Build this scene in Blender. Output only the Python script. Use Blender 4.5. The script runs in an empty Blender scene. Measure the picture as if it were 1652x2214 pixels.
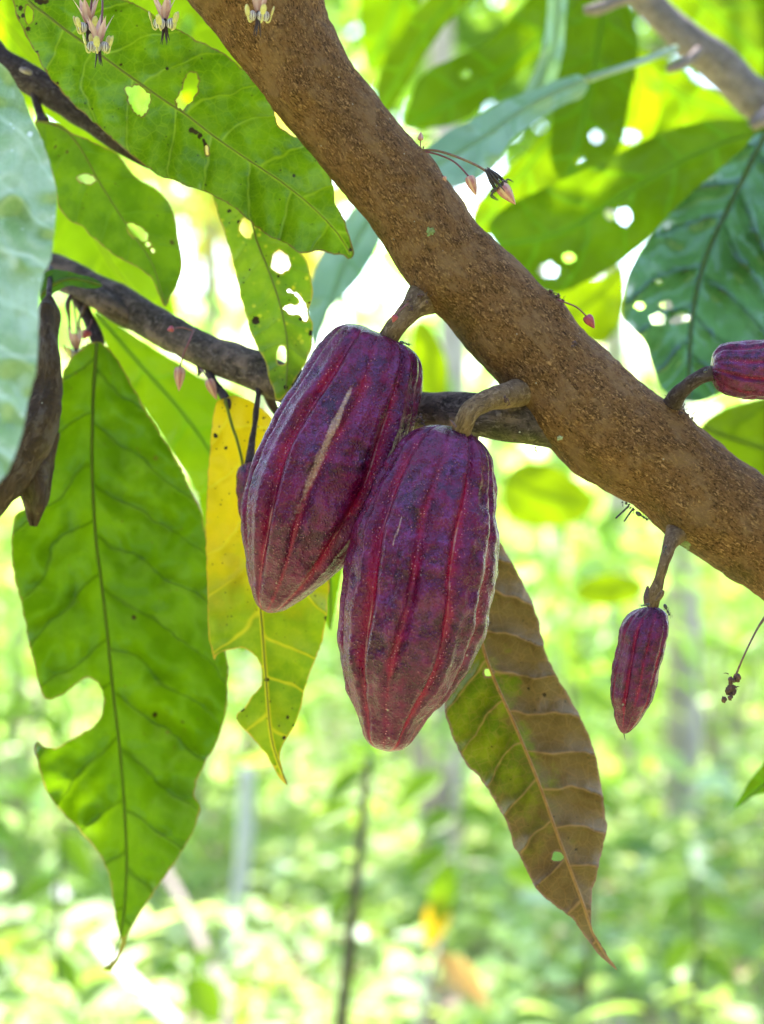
import bpy, math, random
import numpy as np
from mathutils import Vector, Matrix, noise as mn
from mathutils.geometry import delaunay_2d_cdt

random.seed(7); RNG = np.random.default_rng(7)
SC = bpy.context.scene
COL = SC.collection
F = 4611.0; CU, CV = 826.0, 1107.0; EYE = 1.3

def P(u, v, d):
    return Vector(((u-CU)/F*d, d, EYE-(v-CV)/F*d))

# ------------------------------------------------------------------ scene objects
def tag(o, label=None, cat=None, group=None, kind=None):
    if label: o['label'] = label
    if cat: o['category'] = cat
    if group: o['group'] = group
    if kind: o['kind'] = kind
    return o

def thing(name, label, cat, loc, group=None):
    o = bpy.data.objects.new(name, None); COL.objects.link(o)
    o.location = loc; o.empty_display_size = 0.02
    return tag(o, label, cat, group)

def root_loc(p):
    while p.parent: p = p.parent
    return p.location.copy()

def obj(name, verts, faces, mat, parent=None, uvs=None, attrs=None, smooth=True, cols=None):
    """verts in world space; stored relative to the thing's base"""
    va = np.array([tuple(v) for v in verts], dtype=np.float64) if not isinstance(verts, np.ndarray) else verts
    off = Vector((0, 0, 0))
    if parent is not None: off = root_loc(parent)
    me = bpy.data.meshes.new(name)
    va = va - np.array(off)
    me.from_pydata(va.tolist(), [], faces if isinstance(faces, list) else faces.tolist())
    if uvs:
        for k, arr in uvs.items():
            l = me.uv_layers.new(name=k)
            l.data.foreach_set('uv', np.asarray(arr, dtype=np.float32).ravel())
    if attrs:
        for k, arr in attrs.items():
            a = me.attributes.new(k, 'FLOAT', 'POINT')
            a.data.foreach_set('value', np.asarray(arr, dtype=np.float32))
    if cols is not None:
        a = me.attributes.new('col', 'FLOAT_COLOR', 'POINT')
        a.data.foreach_set('color', np.asarray(cols, dtype=np.float32).ravel())
    if smooth: me.polygons.foreach_set('use_smooth', [True]*len(me.polygons))
    me.materials.append(mat); me.update()
    o = bpy.data.objects.new(name, me); COL.objects.link(o)
    if parent is not None: o.parent = parent
    return o

# ------------------------------------------------------------------ nodes
def newmat(name):
    m = bpy.data.materials.new(name); m.use_nodes = True
    m.node_tree.nodes.clear()
    return m, m.node_tree

def N(nt, typ, inp=None, **attrs):
    n = nt.nodes.new(typ)
    for k, v in attrs.items(): setattr(n, k, v)
    for k, v in (inp or {}).items():
        s = n.inputs[k]
        if isinstance(v, bpy.types.NodeSocket): nt.links.new(v, s)
        else:
            if s.type == 'RGBA' and len(v) == 3: v = (*v, 1)
            s.default_value = v
    return n

def M(nt, op, a, b=0.0, c=0.0, clamp=False):
    n = N(nt, 'ShaderNodeMath', {0: a, 1: b, 2: c}, operation=op, use_clamp=clamp)
    return n.outputs[0]

def MX(nt, fac, a, b, blend='MIX'):
    n = N(nt, 'ShaderNodeMix', None, data_type='RGBA', blend_type=blend)
    for i, v in ((0, fac), (6, a), (7, b)):
        s = n.inputs[i]
        if isinstance(v, bpy.types.NodeSocket): nt.links.new(v, s)
        else: s.default_value = (*v, 1) if (i and len(v) == 3) else v
    return n.outputs[2]

def MR(nt, v, a, b, c=0.0, d=1.0, kind='SMOOTHSTEP'):
    return N(nt, 'ShaderNodeMapRange', {0: v, 1: a, 2: b, 3: c, 4: d}, interpolation_type=kind).outputs[0]

def NZ(nt, vec, scale, detail=4.0, rough=0.55, dist=0.0):
    return N(nt, 'ShaderNodeTexNoise', {'Vector': vec, 'Scale': scale, 'Detail': detail, 'Roughness': rough, 'Distortion': dist}).outputs[0]

def VO(nt, vec, scale, feature='F1', rnd=1.0):
    return N(nt, 'ShaderNodeTexVoronoi', {'Vector': vec, 'Scale': scale, 'Randomness': rnd}, feature=feature)

def OUT(nt, sh):
    o = N(nt, 'ShaderNodeOutputMaterial'); nt.links.new(sh, o.inputs[0])

def leaf_mat(name, A, B, T, vein, spacing=70, vw=3.0, mw=6.0, nscale=0.012, spots=0.0, spotcol=(0.03, 0.02, 0.01),
             tcol=None, t0=0, t1=1, side=None, rim=0.0, rimcol=(0.12, 0.06, 0.02), rough=0.42, trans=0.5, gloss=0.28,
             netw=0.35, bump=0.5, vstr=0.8, Bt=None, yspots=0.0, tint_t=1.0):
    """A,B lamina colours; T colour of light passing through; lengths in leaf units (100 units ~ 2.5 cm)"""
    m, nt = newmat(name)
    uv = N(nt, 'ShaderNodeUVMap', uv_map='uv').outputs[0]
    ve = N(nt, 'ShaderNodeUVMap', uv_map='vein').outputs[0]
    sv = N(nt, 'ShaderNodeSeparateXYZ', {0: ve})
    su = N(nt, 'ShaderNodeSeparateXYZ', {0: uv})
    w, s = sv.outputs[0], sv.outputs[1]
    fr = M(nt, 'ABSOLUTE', M(nt, 'SUBTRACT', M(nt, 'FRACT', w), 0.5))
    dist = M(nt, 'MULTIPLY', fr, spacing)
    lw = MR(nt, s, 0, 220, vw, vw*0.35, 'LINEAR')
    lat = M(nt, 'SUBTRACT', 1.0, M(nt, 'DIVIDE', dist, lw), clamp=True)
    lat = M(nt, 'MULTIPLY', M(nt, 'POWER', lat, 0.6), vstr)
    soft = MR(nt, dist, 0, vw*4, 1, 0)
    mid = MR(nt, s, mw*0.5, mw, 1, 0)
    warp = N(nt, 'ShaderNodeVectorMath', {0: uv, 1: (1, 1, 1)}, operation='MULTIPLY').outputs[0]
    net = VO(nt, warp, 0.045, 'DISTANCE_TO_EDGE').outputs[0]
    netm = M(nt, 'MULTIPLY', MR(nt, net, 0, 0.06, 1, 0), netw)
    net2 = VO(nt, warp, 0.16, 'DISTANCE_TO_EDGE').outputs[0]
    net2m = M(nt, 'MULTIPLY', MR(nt, net2, 0, 0.12, 1, 0), netw*0.45)
    vm = M(nt, 'MAXIMUM', M(nt, 'MAXIMUM', lat, mid), M(nt, 'MAXIMUM', netm, net2m))
    n1 = NZ(nt, uv, nscale, 5, 0.6)
    f1 = MR(nt, n1, 0.38, 0.62)
    col = MX(nt, f1, A, B)
    tr = MX(nt, f1, T, Bt if Bt else tuple(0.72*x for x in T))
    if tcol is not None:
        ft = M(nt, 'ADD', su.outputs[0], M(nt, 'MULTIPLY', M(nt, 'SUBTRACT', n1, 0.5), (t1-t0)*1.6))
        fm = MR(nt, ft, t0, t1)
        col = MX(nt, fm, col, tcol[0]); tr = MX(nt, fm, tr, tcol[1])
    if side is not None:   # (colour, transmitted, sign, start)
        sg = M(nt, 'MULTIPLY', su.outputs[1], side[2])
        sg = M(nt, 'ADD', sg, M(nt, 'MULTIPLY', M(nt, 'SUBTRACT', NZ(nt, uv, 0.013, 5, 0.65), 0.5), 330))
        fs = MR(nt, sg, side[3]-30, side[3]+30)
        col = MX(nt, fs, col, side[0]); tr = MX(nt, fs, tr, side[1])
    fine = NZ(nt, uv, 0.25, 3, 0.7)
    col = MX(nt, MR(nt, fine, 0.3, 0.7, 0, 0.35), col, MX(nt, 0.5, col, (0.02, 0.03, 0.0)))
    if yspots:
        yv = VO(nt, uv, 0.05)
        ym = M(nt, 'MULTIPLY', MR(nt, yv.outputs[0], 0.1, 0.34, 1, 0), MR(nt, NZ(nt, uv, 0.011, 3), 0.45, 0.62, 0, yspots))
        col = MX(nt, ym, col, (0.5, 0.42, 0.02)); tr = MX(nt, ym, tr, (0.9, 0.75, 0.03))
    col = MX(nt, vm, col, vein[0]); tr = MX(nt, M(nt, 'MULTIPLY', vm, 0.8), tr, vein[1])
    if spots:
        sp = VO(nt, uv, 0.028)
        rr = N(nt, 'ShaderNodeSeparateColor', {0: sp.outputs[1]}).outputs[0]
        dm = M(nt, 'ADD', sp.outputs[0], M(nt, 'MULTIPLY', M(nt, 'SUBTRACT', NZ(nt, uv, 0.3, 3), 0.5), 0.16))
        th = MR(nt, rr, 1.0-spots, 1.0, 0.0, 0.17, 'LINEAR')
        sm = MR(nt, M(nt, 'SUBTRACT', dm, th), -0.02, 0.012, 1, 0)
        sp2 = VO(nt, uv, 0.11)
        r2 = N(nt, 'ShaderNodeSeparateColor', {0: sp2.outputs[1]}).outputs[0]
        sm2 = MR(nt, M(nt, 'SUBTRACT', sp2.outputs[0], MR(nt, r2, 1-spots*0.6, 1.0, 0.0, 0.25, 'LINEAR')), -0.02, 0.03, 0.8, 0)
        sm = M(nt, 'MAXIMUM', sm, sm2)
        col = MX(nt, sm, col, spotcol); tr = MX(nt, sm, tr, spotcol)
    ed = N(nt, 'ShaderNodeAttribute', attribute_name='edge').outputs[2]
    de = N(nt, 'ShaderNodeAttribute', attribute_name='dead').outputs[2]
    nz = NZ(nt, uv, 0.06, 4, 0.7)
    if rim:
        rm = MR(nt, M(nt, 'ADD', ed, M(nt, 'MULTIPLY', M(nt, 'SUBTRACT', nz, 0.5), rim*3.0)), rim*0.3, rim, 1, 0)
        col = MX(nt, rm, col, rimcol); tr = MX(nt, rm, tr, tuple(1.5*x for x in rimcol))
    dm = MR(nt, M(nt, 'ADD', de, M(nt, 'MULTIPLY', M(nt, 'SUBTRACT', nz, 0.5), 0.9)), 0.45, 0.55)
    col = MX(nt, dm, col, (0.035, 0.018, 0.008)); tr = MX(nt, dm, tr, (0.03, 0.015, 0.005))
    h = M(nt, 'ADD', M(nt, 'MULTIPLY', M(nt, 'MAXIMUM', M(nt, 'MULTIPLY', soft, 0.8), vm), 1.0), M(nt, 'MULTIPLY', fine, 0.25))
    bp = N(nt, 'ShaderNodeBump', {'Strength': bump, 'Distance': 0.0006, 'Height': h}).outputs[0]
    pb = N(nt, 'ShaderNodeBsdfPrincipled', {'Base Color': col, 'Roughness': rough, 'Specular IOR Level': gloss, 'Normal': bp})
    tb = N(nt, 'ShaderNodeBsdfTranslucent', {'Color': tr})
    mx = N(nt, 'ShaderNodeMixShader', {0: trans, 1: pb.outputs[0], 2: tb.outputs[0]})
    OUT(nt, mx.outputs[0])
    return m

def foliage_mat(name, trans=0.5, rough=0.45, tm=(1.25, 1.25, 0.7), gloss=0.4):
    m, nt = newmat(name)
    c = N(nt, 'ShaderNodeAttribute', attribute_name='col').outputs[0]
    tc = N(nt, 'ShaderNodeTexCoord').outputs[3]
    c = MX(nt, MR(nt, NZ(nt, tc, 25, 3), 0.3, 0.7, 0, 0.4), c, MX(nt, 1.0, c, (0.6, 0.7, 0.5), 'MULTIPLY'))
    t = MX(nt, 1.0, c, tm, 'MULTIPLY')
    pb = N(nt, 'ShaderNodeBsdfPrincipled', {'Base Color': c, 'Roughness': rough, 'Specular IOR Level': gloss})
    tb = N(nt, 'ShaderNodeBsdfTranslucent', {'Color': t})
    mx = N(nt, 'ShaderNodeMixShader', {0: trans, 1: pb.outputs[0], 2: tb.outputs[0]})
    OUT(nt, mx.outputs[0]); return m

def bark_mat(name, base, light, dark, moss_shade=(0.09, 0.085, 0.02), moss_shade_amt=0.5, sc=1.0, bump=1.0, fleck=1.0, grey=None):
    m, nt = newmat(name)
    uv = N(nt, 'ShaderNodeUVMap', uv_map='uv').outputs[0]      # metres along, metres around
    st = N(nt, 'ShaderNodeVectorMath', {0: uv, 1: (0.55, 1.0, 1.0)}, operation='MULTIPLY').outputs[0]
    wn = N(nt, 'ShaderNodeTexNoise', {'Vector': uv, 'Scale': 160*sc, 'Detail': 2.0})
    wv = N(nt, 'ShaderNodeVectorMath', {0: wn.outputs[1], 1: (0.007/sc,)*3}, operation='MULTIPLY').outputs[0]
    st = N(nt, 'ShaderNodeVectorMath', {0: st, 1: wv}, operation='ADD').outputs[0]
    fl = NZ(nt, st, 430*sc, 7, 0.68)
    fl2 = NZ(nt, st, 1500*sc, 3, 0.6)
    big = NZ(nt, uv, 28, 4, 0.6)
    mid = NZ(nt, uv, 110, 4, 0.65)
    col = MX(nt, MR(nt, mid, 0.35, 0.65), base, tuple(0.62*x for x in base))
    lt = M(nt, 'MULTIPLY', MR(nt, fl, 0.52, 0.62), MR(nt, mid, 0.36, 0.6, 0.25*fleck, fleck))
    col = MX(nt, lt, col, light)
    dk = M(nt, 'MULTIPLY', MR(nt, fl, 0.47, 0.37), 0.95*fleck)
    col = MX(nt, dk, col, dark)
    if grey:
        col = MX(nt, MR(nt, NZ(nt, uv, 45, 5, 0.7), 0.48, 0.62, 0, 0.75), col, grey)
    at = N(nt, 'ShaderNodeAttribute', attribute_name='moss_shade').outputs[2]
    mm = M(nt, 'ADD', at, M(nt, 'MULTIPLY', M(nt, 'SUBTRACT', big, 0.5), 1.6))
    mm = M(nt, 'MULTIPLY', MR(nt, mm, 0.35, 1.0), moss_shade_amt)
    mc = MX(nt, MR(nt, fl, 0.4, 0.65), tuple(0.5*x for x in moss_shade), tuple(1.7*x for x in moss_shade))
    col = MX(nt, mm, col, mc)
    specks = VO(nt, uv, 190)
    rr = N(nt, 'ShaderNodeSeparateColor', {0: specks.outputs[1]}).outputs[0]
    sm = M(nt, 'MULTIPLY', MR(nt, specks.outputs[0], 0.05, 0.11, 1, 0), M(nt, 'GREATER_THAN', rr, 0.9))
    col = MX(nt, sm, col, (0.5, 0.44, 0.36))
    h = M(nt, 'ADD', fl, M(nt, 'MULTIPLY', fl2, 0.45))
    h = M(nt, 'ADD', h, M(nt, 'MULTIPLY', mid, 0.8))
    bp = N(nt, 'ShaderNodeBump', {'Strength': bump, 'Distance': 0.0018, 'Height': h}).outputs[0]
    pb = N(nt, 'ShaderNodeBsdfPrincipled', {'Base Color': col, 'Roughness': 0.8, 'Specular IOR Level': 0.14, 'Normal': bp})
    OUT(nt, pb.outputs[0]); return m

def pod_mat(name, young=False):
    m, nt = newmat(name)
    oc = N(nt, 'ShaderNodeTexCoord').outputs[3]
    g = N(nt, 'ShaderNodeAttribute', attribute_name='groove').outputs[2]
    tan = N(nt, 'ShaderNodeAttribute', attribute_name='tan').outputs[2]
    tt = N(nt, 'ShaderNodeAttribute', attribute_name='tt').outputs[2]
    k = 1.6 if young else 1.0
    n1 = NZ(nt, oc, 45*k, 5, 0.6); n2 = NZ(nt, oc, 150*k, 5, 0.65); n3 = NZ(nt, oc, 700*k, 3, 0.6)
    col = MX(nt, MR(nt, n1, 0.38, 0.62), (0.085, 0.001, 0.022), (0.024, 0.001, 0.008))
    col = MX(nt, MR(nt, n2, 0.42, 0.66, 0, 0.7), col, (0.15, 0.001, 0.04))
    # brown ripening towards the tip
    tb = M(nt, 'ADD', tt, M(nt, 'MULTIPLY', M(nt, 'SUBTRACT', n1, 0.5), 1.3))
    col = MX(nt, MR(nt, tb, 0.7, 1.2, 0, 0.55), col, (0.13, 0.012, 0.026))
    # crimson furrows
    gn = M(nt, 'ADD', M(nt, 'MULTIPLY', g, MR(nt, n1, 0.34, 0.6, 0.3, 1.0)), M(nt, 'MULTIPLY', M(nt, 'SUBTRACT', n2, 0.5), 0.7))
    col = MX(nt, M(nt, 'MULTIPLY', MR(nt, gn, 0.08, 0.8), 0.8), col, (0.27, 0.001, 0.03))
    # waxy bloom patches, thicker near the top, doubling as painted violet sky sheen
    bl = NZ(nt, oc, 75*k, 6, 0.72, 0.4)
    blm = M(nt, 'MULTIPLY', MR(nt, bl, 0.44, 0.62), MR(nt, g, 0.1, 0.7, 1, 0.15))
    blm = M(nt, 'MULTIPLY', blm, MR(nt, tt, 0.35, 0.95, 0.5, 0.12))
    blm = M(nt, 'MULTIPLY', blm, MR(nt, n3, 0.42, 0.58, 0.1, 1))
    col = MX(nt, M(nt, 'MULTIPLY', blm, 0.5), col, (0.26, 0.07, 0.32))
    # pale dots
    vo = VO(nt, oc, 640*k)
    rr = N(nt, 'ShaderNodeSeparateColor', {0: vo.outputs[1]}).outputs[0]
    dots = M(nt, 'MULTIPLY', MR(nt, vo.outputs[0], 0.08, 0.3, 1, 0), MR(nt, rr, 0.2, 0.8))
    zone = M(nt, 'ADD', MR(nt, g, 0.05, 0.6, 0.14, 1.0), MR(nt, n1, 0.42, 0.66, 0, 0.45))
    dots = M(nt, 'MULTIPLY', dots, zone, clamp=True)
    col = MX(nt, dots, col, (0.6, 0.2, 0.24))
    # pale seam line and tan scar
    line = MR(nt, M(nt, 'ADD', g, M(nt, 'MULTIPLY', M(nt, 'SUBTRACT', n2, 0.5), 0.12)), 0.965, 1.0, 0, 0.75)
    line = M(nt, 'MULTIPLY', line, MR(nt, NZ(nt, oc, 30, 3), 0.42, 0.6))
    col = MX(nt, line, col, (0.42, 0.2, 0.19))
    tn = M(nt, 'ADD', tan, M(nt, 'MULTIPLY', M(nt, 'SUBTRACT', n3, 0.5), 0.9))
    tn = M(nt, 'MULTIPLY', MR(nt, tn, 0.4, 0.95), MR(nt, vo.outputs[0], 0.1, 0.55, 1, 0.6))
    col = MX(nt, M(nt, 'MULTIPLY', tn, 0.9), col, (0.5, 0.32, 0.24))
    # lichen-like grey flecks
    fs = VO(nt, oc, 130)
    r3 = N(nt, 'ShaderNodeSeparateColor', {0: fs.outputs[1]}).outputs[0]
    fm = M(nt, 'MULTIPLY', MR(nt, fs.outputs[0], 0.04, 0.12, 0.7, 0), M(nt, 'GREATER_THAN', r3, 0.8))
    col = MX(nt, fm, col, (0.4, 0.33, 0.27))
    h = M(nt, 'ADD', M(nt, 'MULTIPLY', n3, 0.8), M(nt, 'MULTIPLY', n2, 1.6))
    h = M(nt, 'ADD', h, M(nt, 'MULTIPLY', MR(nt, vo.outputs[0], 0.0, 0.45, 1, 0), 0.55))
    bp = N(nt, 'ShaderNodeBump', {'Strength': 0.6, 'Distance': 0.0012, 'Height': h}).outputs[0]
    pb = N(nt, 'ShaderNodeBsdfPrincipled', {'Base Color': col, 'Roughness': MR(nt, n2, 0.3, 0.7, 0.22, 0.36), 'Specular IOR Level': 0.38, 'Specular Tint': (0.9, 0.6, 0.9, 1), 'Coat Weight': 0.16, 'Coat Roughness': 0.2, 'Coat Tint': (1, 1, 1, 1), 'Coat Normal': N(nt, 'ShaderNodeBump', {'Strength': 0.6, 'Distance': 0.0008, 'Height': h}).outputs[0], 
           'Normal': bp, 'Sheen Weight': 0.0, 'Sheen Roughness': 0.5, 'Sheen Tint': (0.6, 0.5, 1.0)})
    OUT(nt, pb.outputs[0]); return m

def simple_mat(name, a, b=None, scale=400, rough=0.5, trans=0.0, gloss=0.4, bump=0.3, stripes=None):
    m, nt = newmat(name)
    oc = N(nt, 'ShaderNodeTexCoord').outputs[3]
    n = NZ(nt, oc, scale, 4, 0.6)
    col = MX(nt, MR(nt, n, 0.35, 0.65), a, b if b else tuple(0.6*x for x in a))
    if stripes:
        uv = N(nt, 'ShaderNodeUVMap', uv_map='uv').outputs[0]
        sx = N(nt, 'ShaderNodeSeparateXYZ', {0: uv}).outputs[1]
        fr = M(nt, 'ABSOLUTE', M(nt, 'SUBTRACT', M(nt, 'FRACT', M(nt, 'ADD', M(nt, 'MULTIPLY', sx, stripes[1]), M(nt, 'MULTIPLY', n, 0.3))), 0.5))
        col = MX(nt, MR(nt, fr, 0.1, 0.28, 0.85, 0), col, stripes[0])
    bp = N(nt, 'ShaderNodeBump', {'Strength': bump, 'Distance': 0.0004, 'Height': n}).outputs[0]
    pb = N(nt, 'ShaderNodeBsdfPrincipled', {'Base Color': col, 'Roughness': rough, 'Specular IOR Level': gloss, 'Normal': bp}).outputs[0]
    if trans:
        tb = N(nt, 'ShaderNodeBsdfTranslucent', {'Color': col}).outputs[0]
        pb = N(nt, 'ShaderNodeMixShader', {0: trans, 1: pb, 2: tb}).outputs[0]
    OUT(nt, pb); return m

# ------------------------------------------------------------------ geometry helpers
def catmull(pts, n_per=None, step=None, closed=False):
    p = np.array(pts, dtype=float); n = len(p); out = []
    rng = range(n if closed else n-1)
    for i in rng:
        if closed: a, b, c, d = p[(i-1) % n], p[i], p[(i+1) % n], p[(i+2) % n]
        else: a, b, c, d = p[max(i-1, 0)], p[i], p[i+1], p[min(i+2, n-1)]
        k = n_per if n_per else max(1, int(np.linalg.norm((c-b)[:2])/step))
        for j in range(k):
            t = j/k
            out.append(0.5*((2*b)+(-a+c)*t+(2*a-5*b+4*c-d)*t*t+(-a+3*b-3*c+d)*t**3))
    if not closed: out.append(p[-1])
    return np.array(out)

def inside(poly, pts):
    x, y = pts[:, 0], pts[:, 1]; res = np.zeros(len(pts), bool)
    n = len(poly); j = n-1
    for i in range(n):
        xi, yi = poly[i]; xj, yj = poly[j]
        c = ((yi > y) != (yj > y)) & (x < (xj-xi)*(y-yi)/((yj-yi) or 1e-9)+xi)
        res ^= c; j = i
    return res

def nearest(line, pts):
    """arc position, signed distance of pts to polyline"""
    best = np.full(len(pts), 1e18); T = np.zeros(len(pts)); S = np.zeros(len(pts)); acc = 0.0
    for i in range(len(line)-1):
        a, b = line[i], line[i+1]; ab = b-a; L = np.linalg.norm(ab)
        if L < 1e-9: continue
        q = pts-a; t = np.clip((q@ab)/(L*L), 0, 1)
        if i == len(line)-2: pass
        dd = q-t[:, None]*ab; d2 = (dd**2).sum(1)
        cr = (ab[0]*q[:, 1]-ab[1]*q[:, 0])
        m = d2 < best-1e-9
        best[m] = d2[m]; T[m] = acc+t[m]*L; S[m] = np.where(cr[m] >= 0, 1, -1)*np.sqrt(d2[m])
        acc += L
    return T, S

def edge_dist(polys, pts):
    best = np.full(len(pts), 1e18)
    for poly in polys:
        a = poly; b = np.roll(poly, -1, 0)
        for i in range(len(a)):
            ab = b[i]-a[i]; L2 = (ab**2).sum() or 1e-9
            q = pts-a[i]; t = np.clip((q@ab)/L2, 0, 1)
            d2 = ((q-t[:, None]*ab)**2).sum(1); best = np.minimum(best, d2)
    return np.sqrt(best)

def ell(cx, cy, rx, ry, rot=0, n=14, j=0.12):
    r = math.radians(rot); out = []
    for i in range(n):
        a = 2*math.pi*i/n; k = 1+random.uniform(-j, j)
        x, y = rx*k*math.cos(a), ry*k*math.sin(a)
        out.append((cx+x*math.cos(r)-y*math.sin(r), cy+x*math.sin(r)+y*math.cos(r)))
    return out

def tube(pts, rad, seg=16, flat=None, disp=None, capped=True, step=None):
    """pts: list of Vector; rad: list. Returns verts, faces, uv (loops), ring index"""
    p = np.array([(*q, r) for q, r in zip(pts, rad)])
    n_per = step or 6
    c = catmull(p, n_per=n_per)
    n = len(c); V = []; L = 0
    t0 = Vector(c[1][:3]-c[0][:3]).normalized()
    up = Vector((0, -1, 0)) if abs(t0.y) < 0.9 else Vector((1, 0, 0))
    nr = (up-t0*up.dot(t0)).normalized(); prev = t0
    lens = []
    for i in range(n):
        a = c[max(i-1, 0)][:3]; b = c[min(i+1, n-1)][:3]
        t = Vector(b-a).normalized()
        q = prev.rotation_difference(t); nr = q @ nr; nr = (nr-t*nr.dot(t)).normalized(); prev = t
        bn = t.cross(nr)
        if i: L += np.linalg.norm(c[i][:3]-c[i-1][:3])
        lens.append(L)
        r = c[i][3]; ctr = Vector(c[i][:3])
        for k in range(seg):
            a = 2*math.pi*k/seg
            dirv = nr*math.cos(a)+bn*math.sin(a)*(flat or 1.0)
            rr = r
            if disp: rr = r+disp(ctr+dirv*r, L, a, i/(n-1))
            V.append(ctr+dirv*rr)
    Fc = []; UV = []
    rmean = float(np.mean(c[:, 3]))
    for i in range(n-1):
        for k in range(seg):
            k2 = (k+1) % seg
            Fc.append((i*seg+k, i*seg+k2, (i+1)*seg+k2, (i+1)*seg+k))
            v0, v1 = k/seg*2*math.pi*rmean, (k+1)/seg*2*math.pi*rmean
            UV += [(lens[i], v0), (lens[i], v1), (lens[i+1], v1), (lens[i+1], v0)]
    if capped:
        Fc.append(tuple(range(seg-1, -1, -1))); UV += [(0, 0)]*seg
        Fc.append(tuple(range((n-1)*seg, n*seg))); UV += [(0, 0)]*seg
    return V, Fc, UV

def join(parts):
    V, Fc, UV = [], [], []
    for v, f, u in parts:
        o = len(V); V += list(v); Fc += [tuple(i+o for i in q) for q in f]; UV += list(u)
    return V, Fc, UV

def blob(c, r, seg=12, rings=8, axes=None, rough=0.0, seed=0.0):
    """ellipsoid; r = 3 radii; axes = 3 unit vectors"""
    ax = axes or (Vector((1, 0, 0)), Vector((0, 1, 0)), Vector((0, 0, 1)))
    V, Fc, UV = [], [], []
    for i in range(rings+1):
        th = math.pi*i/rings
        for k in range(seg):
            ph = 2*math.pi*k/seg
            x, y, z = math.sin(th)*math.cos(ph), math.sin(th)*math.sin(ph), math.cos(th)
            kk = 1+rough*mn.noise(Vector((x*2+seed, y*2, z*2)))
            V.append(Vector(c)+ax[0]*x*r[0]*kk+ax[1]*y*r[1]*kk+ax[2]*z*r[2]*kk)
    for i in range(rings):
        for k in range(seg):
            k2 = (k+1) % seg
            Fc.append((i*seg+k, (i+1)*seg+k, (i+1)*seg+k2, i*seg+k2))
            UV += [(i/rings, k/seg), ((i+1)/rings, k/seg), ((i+1)/rings, (k+1)/seg), (i/rings, (k+1)/seg)]
    return V, Fc, UV

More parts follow.
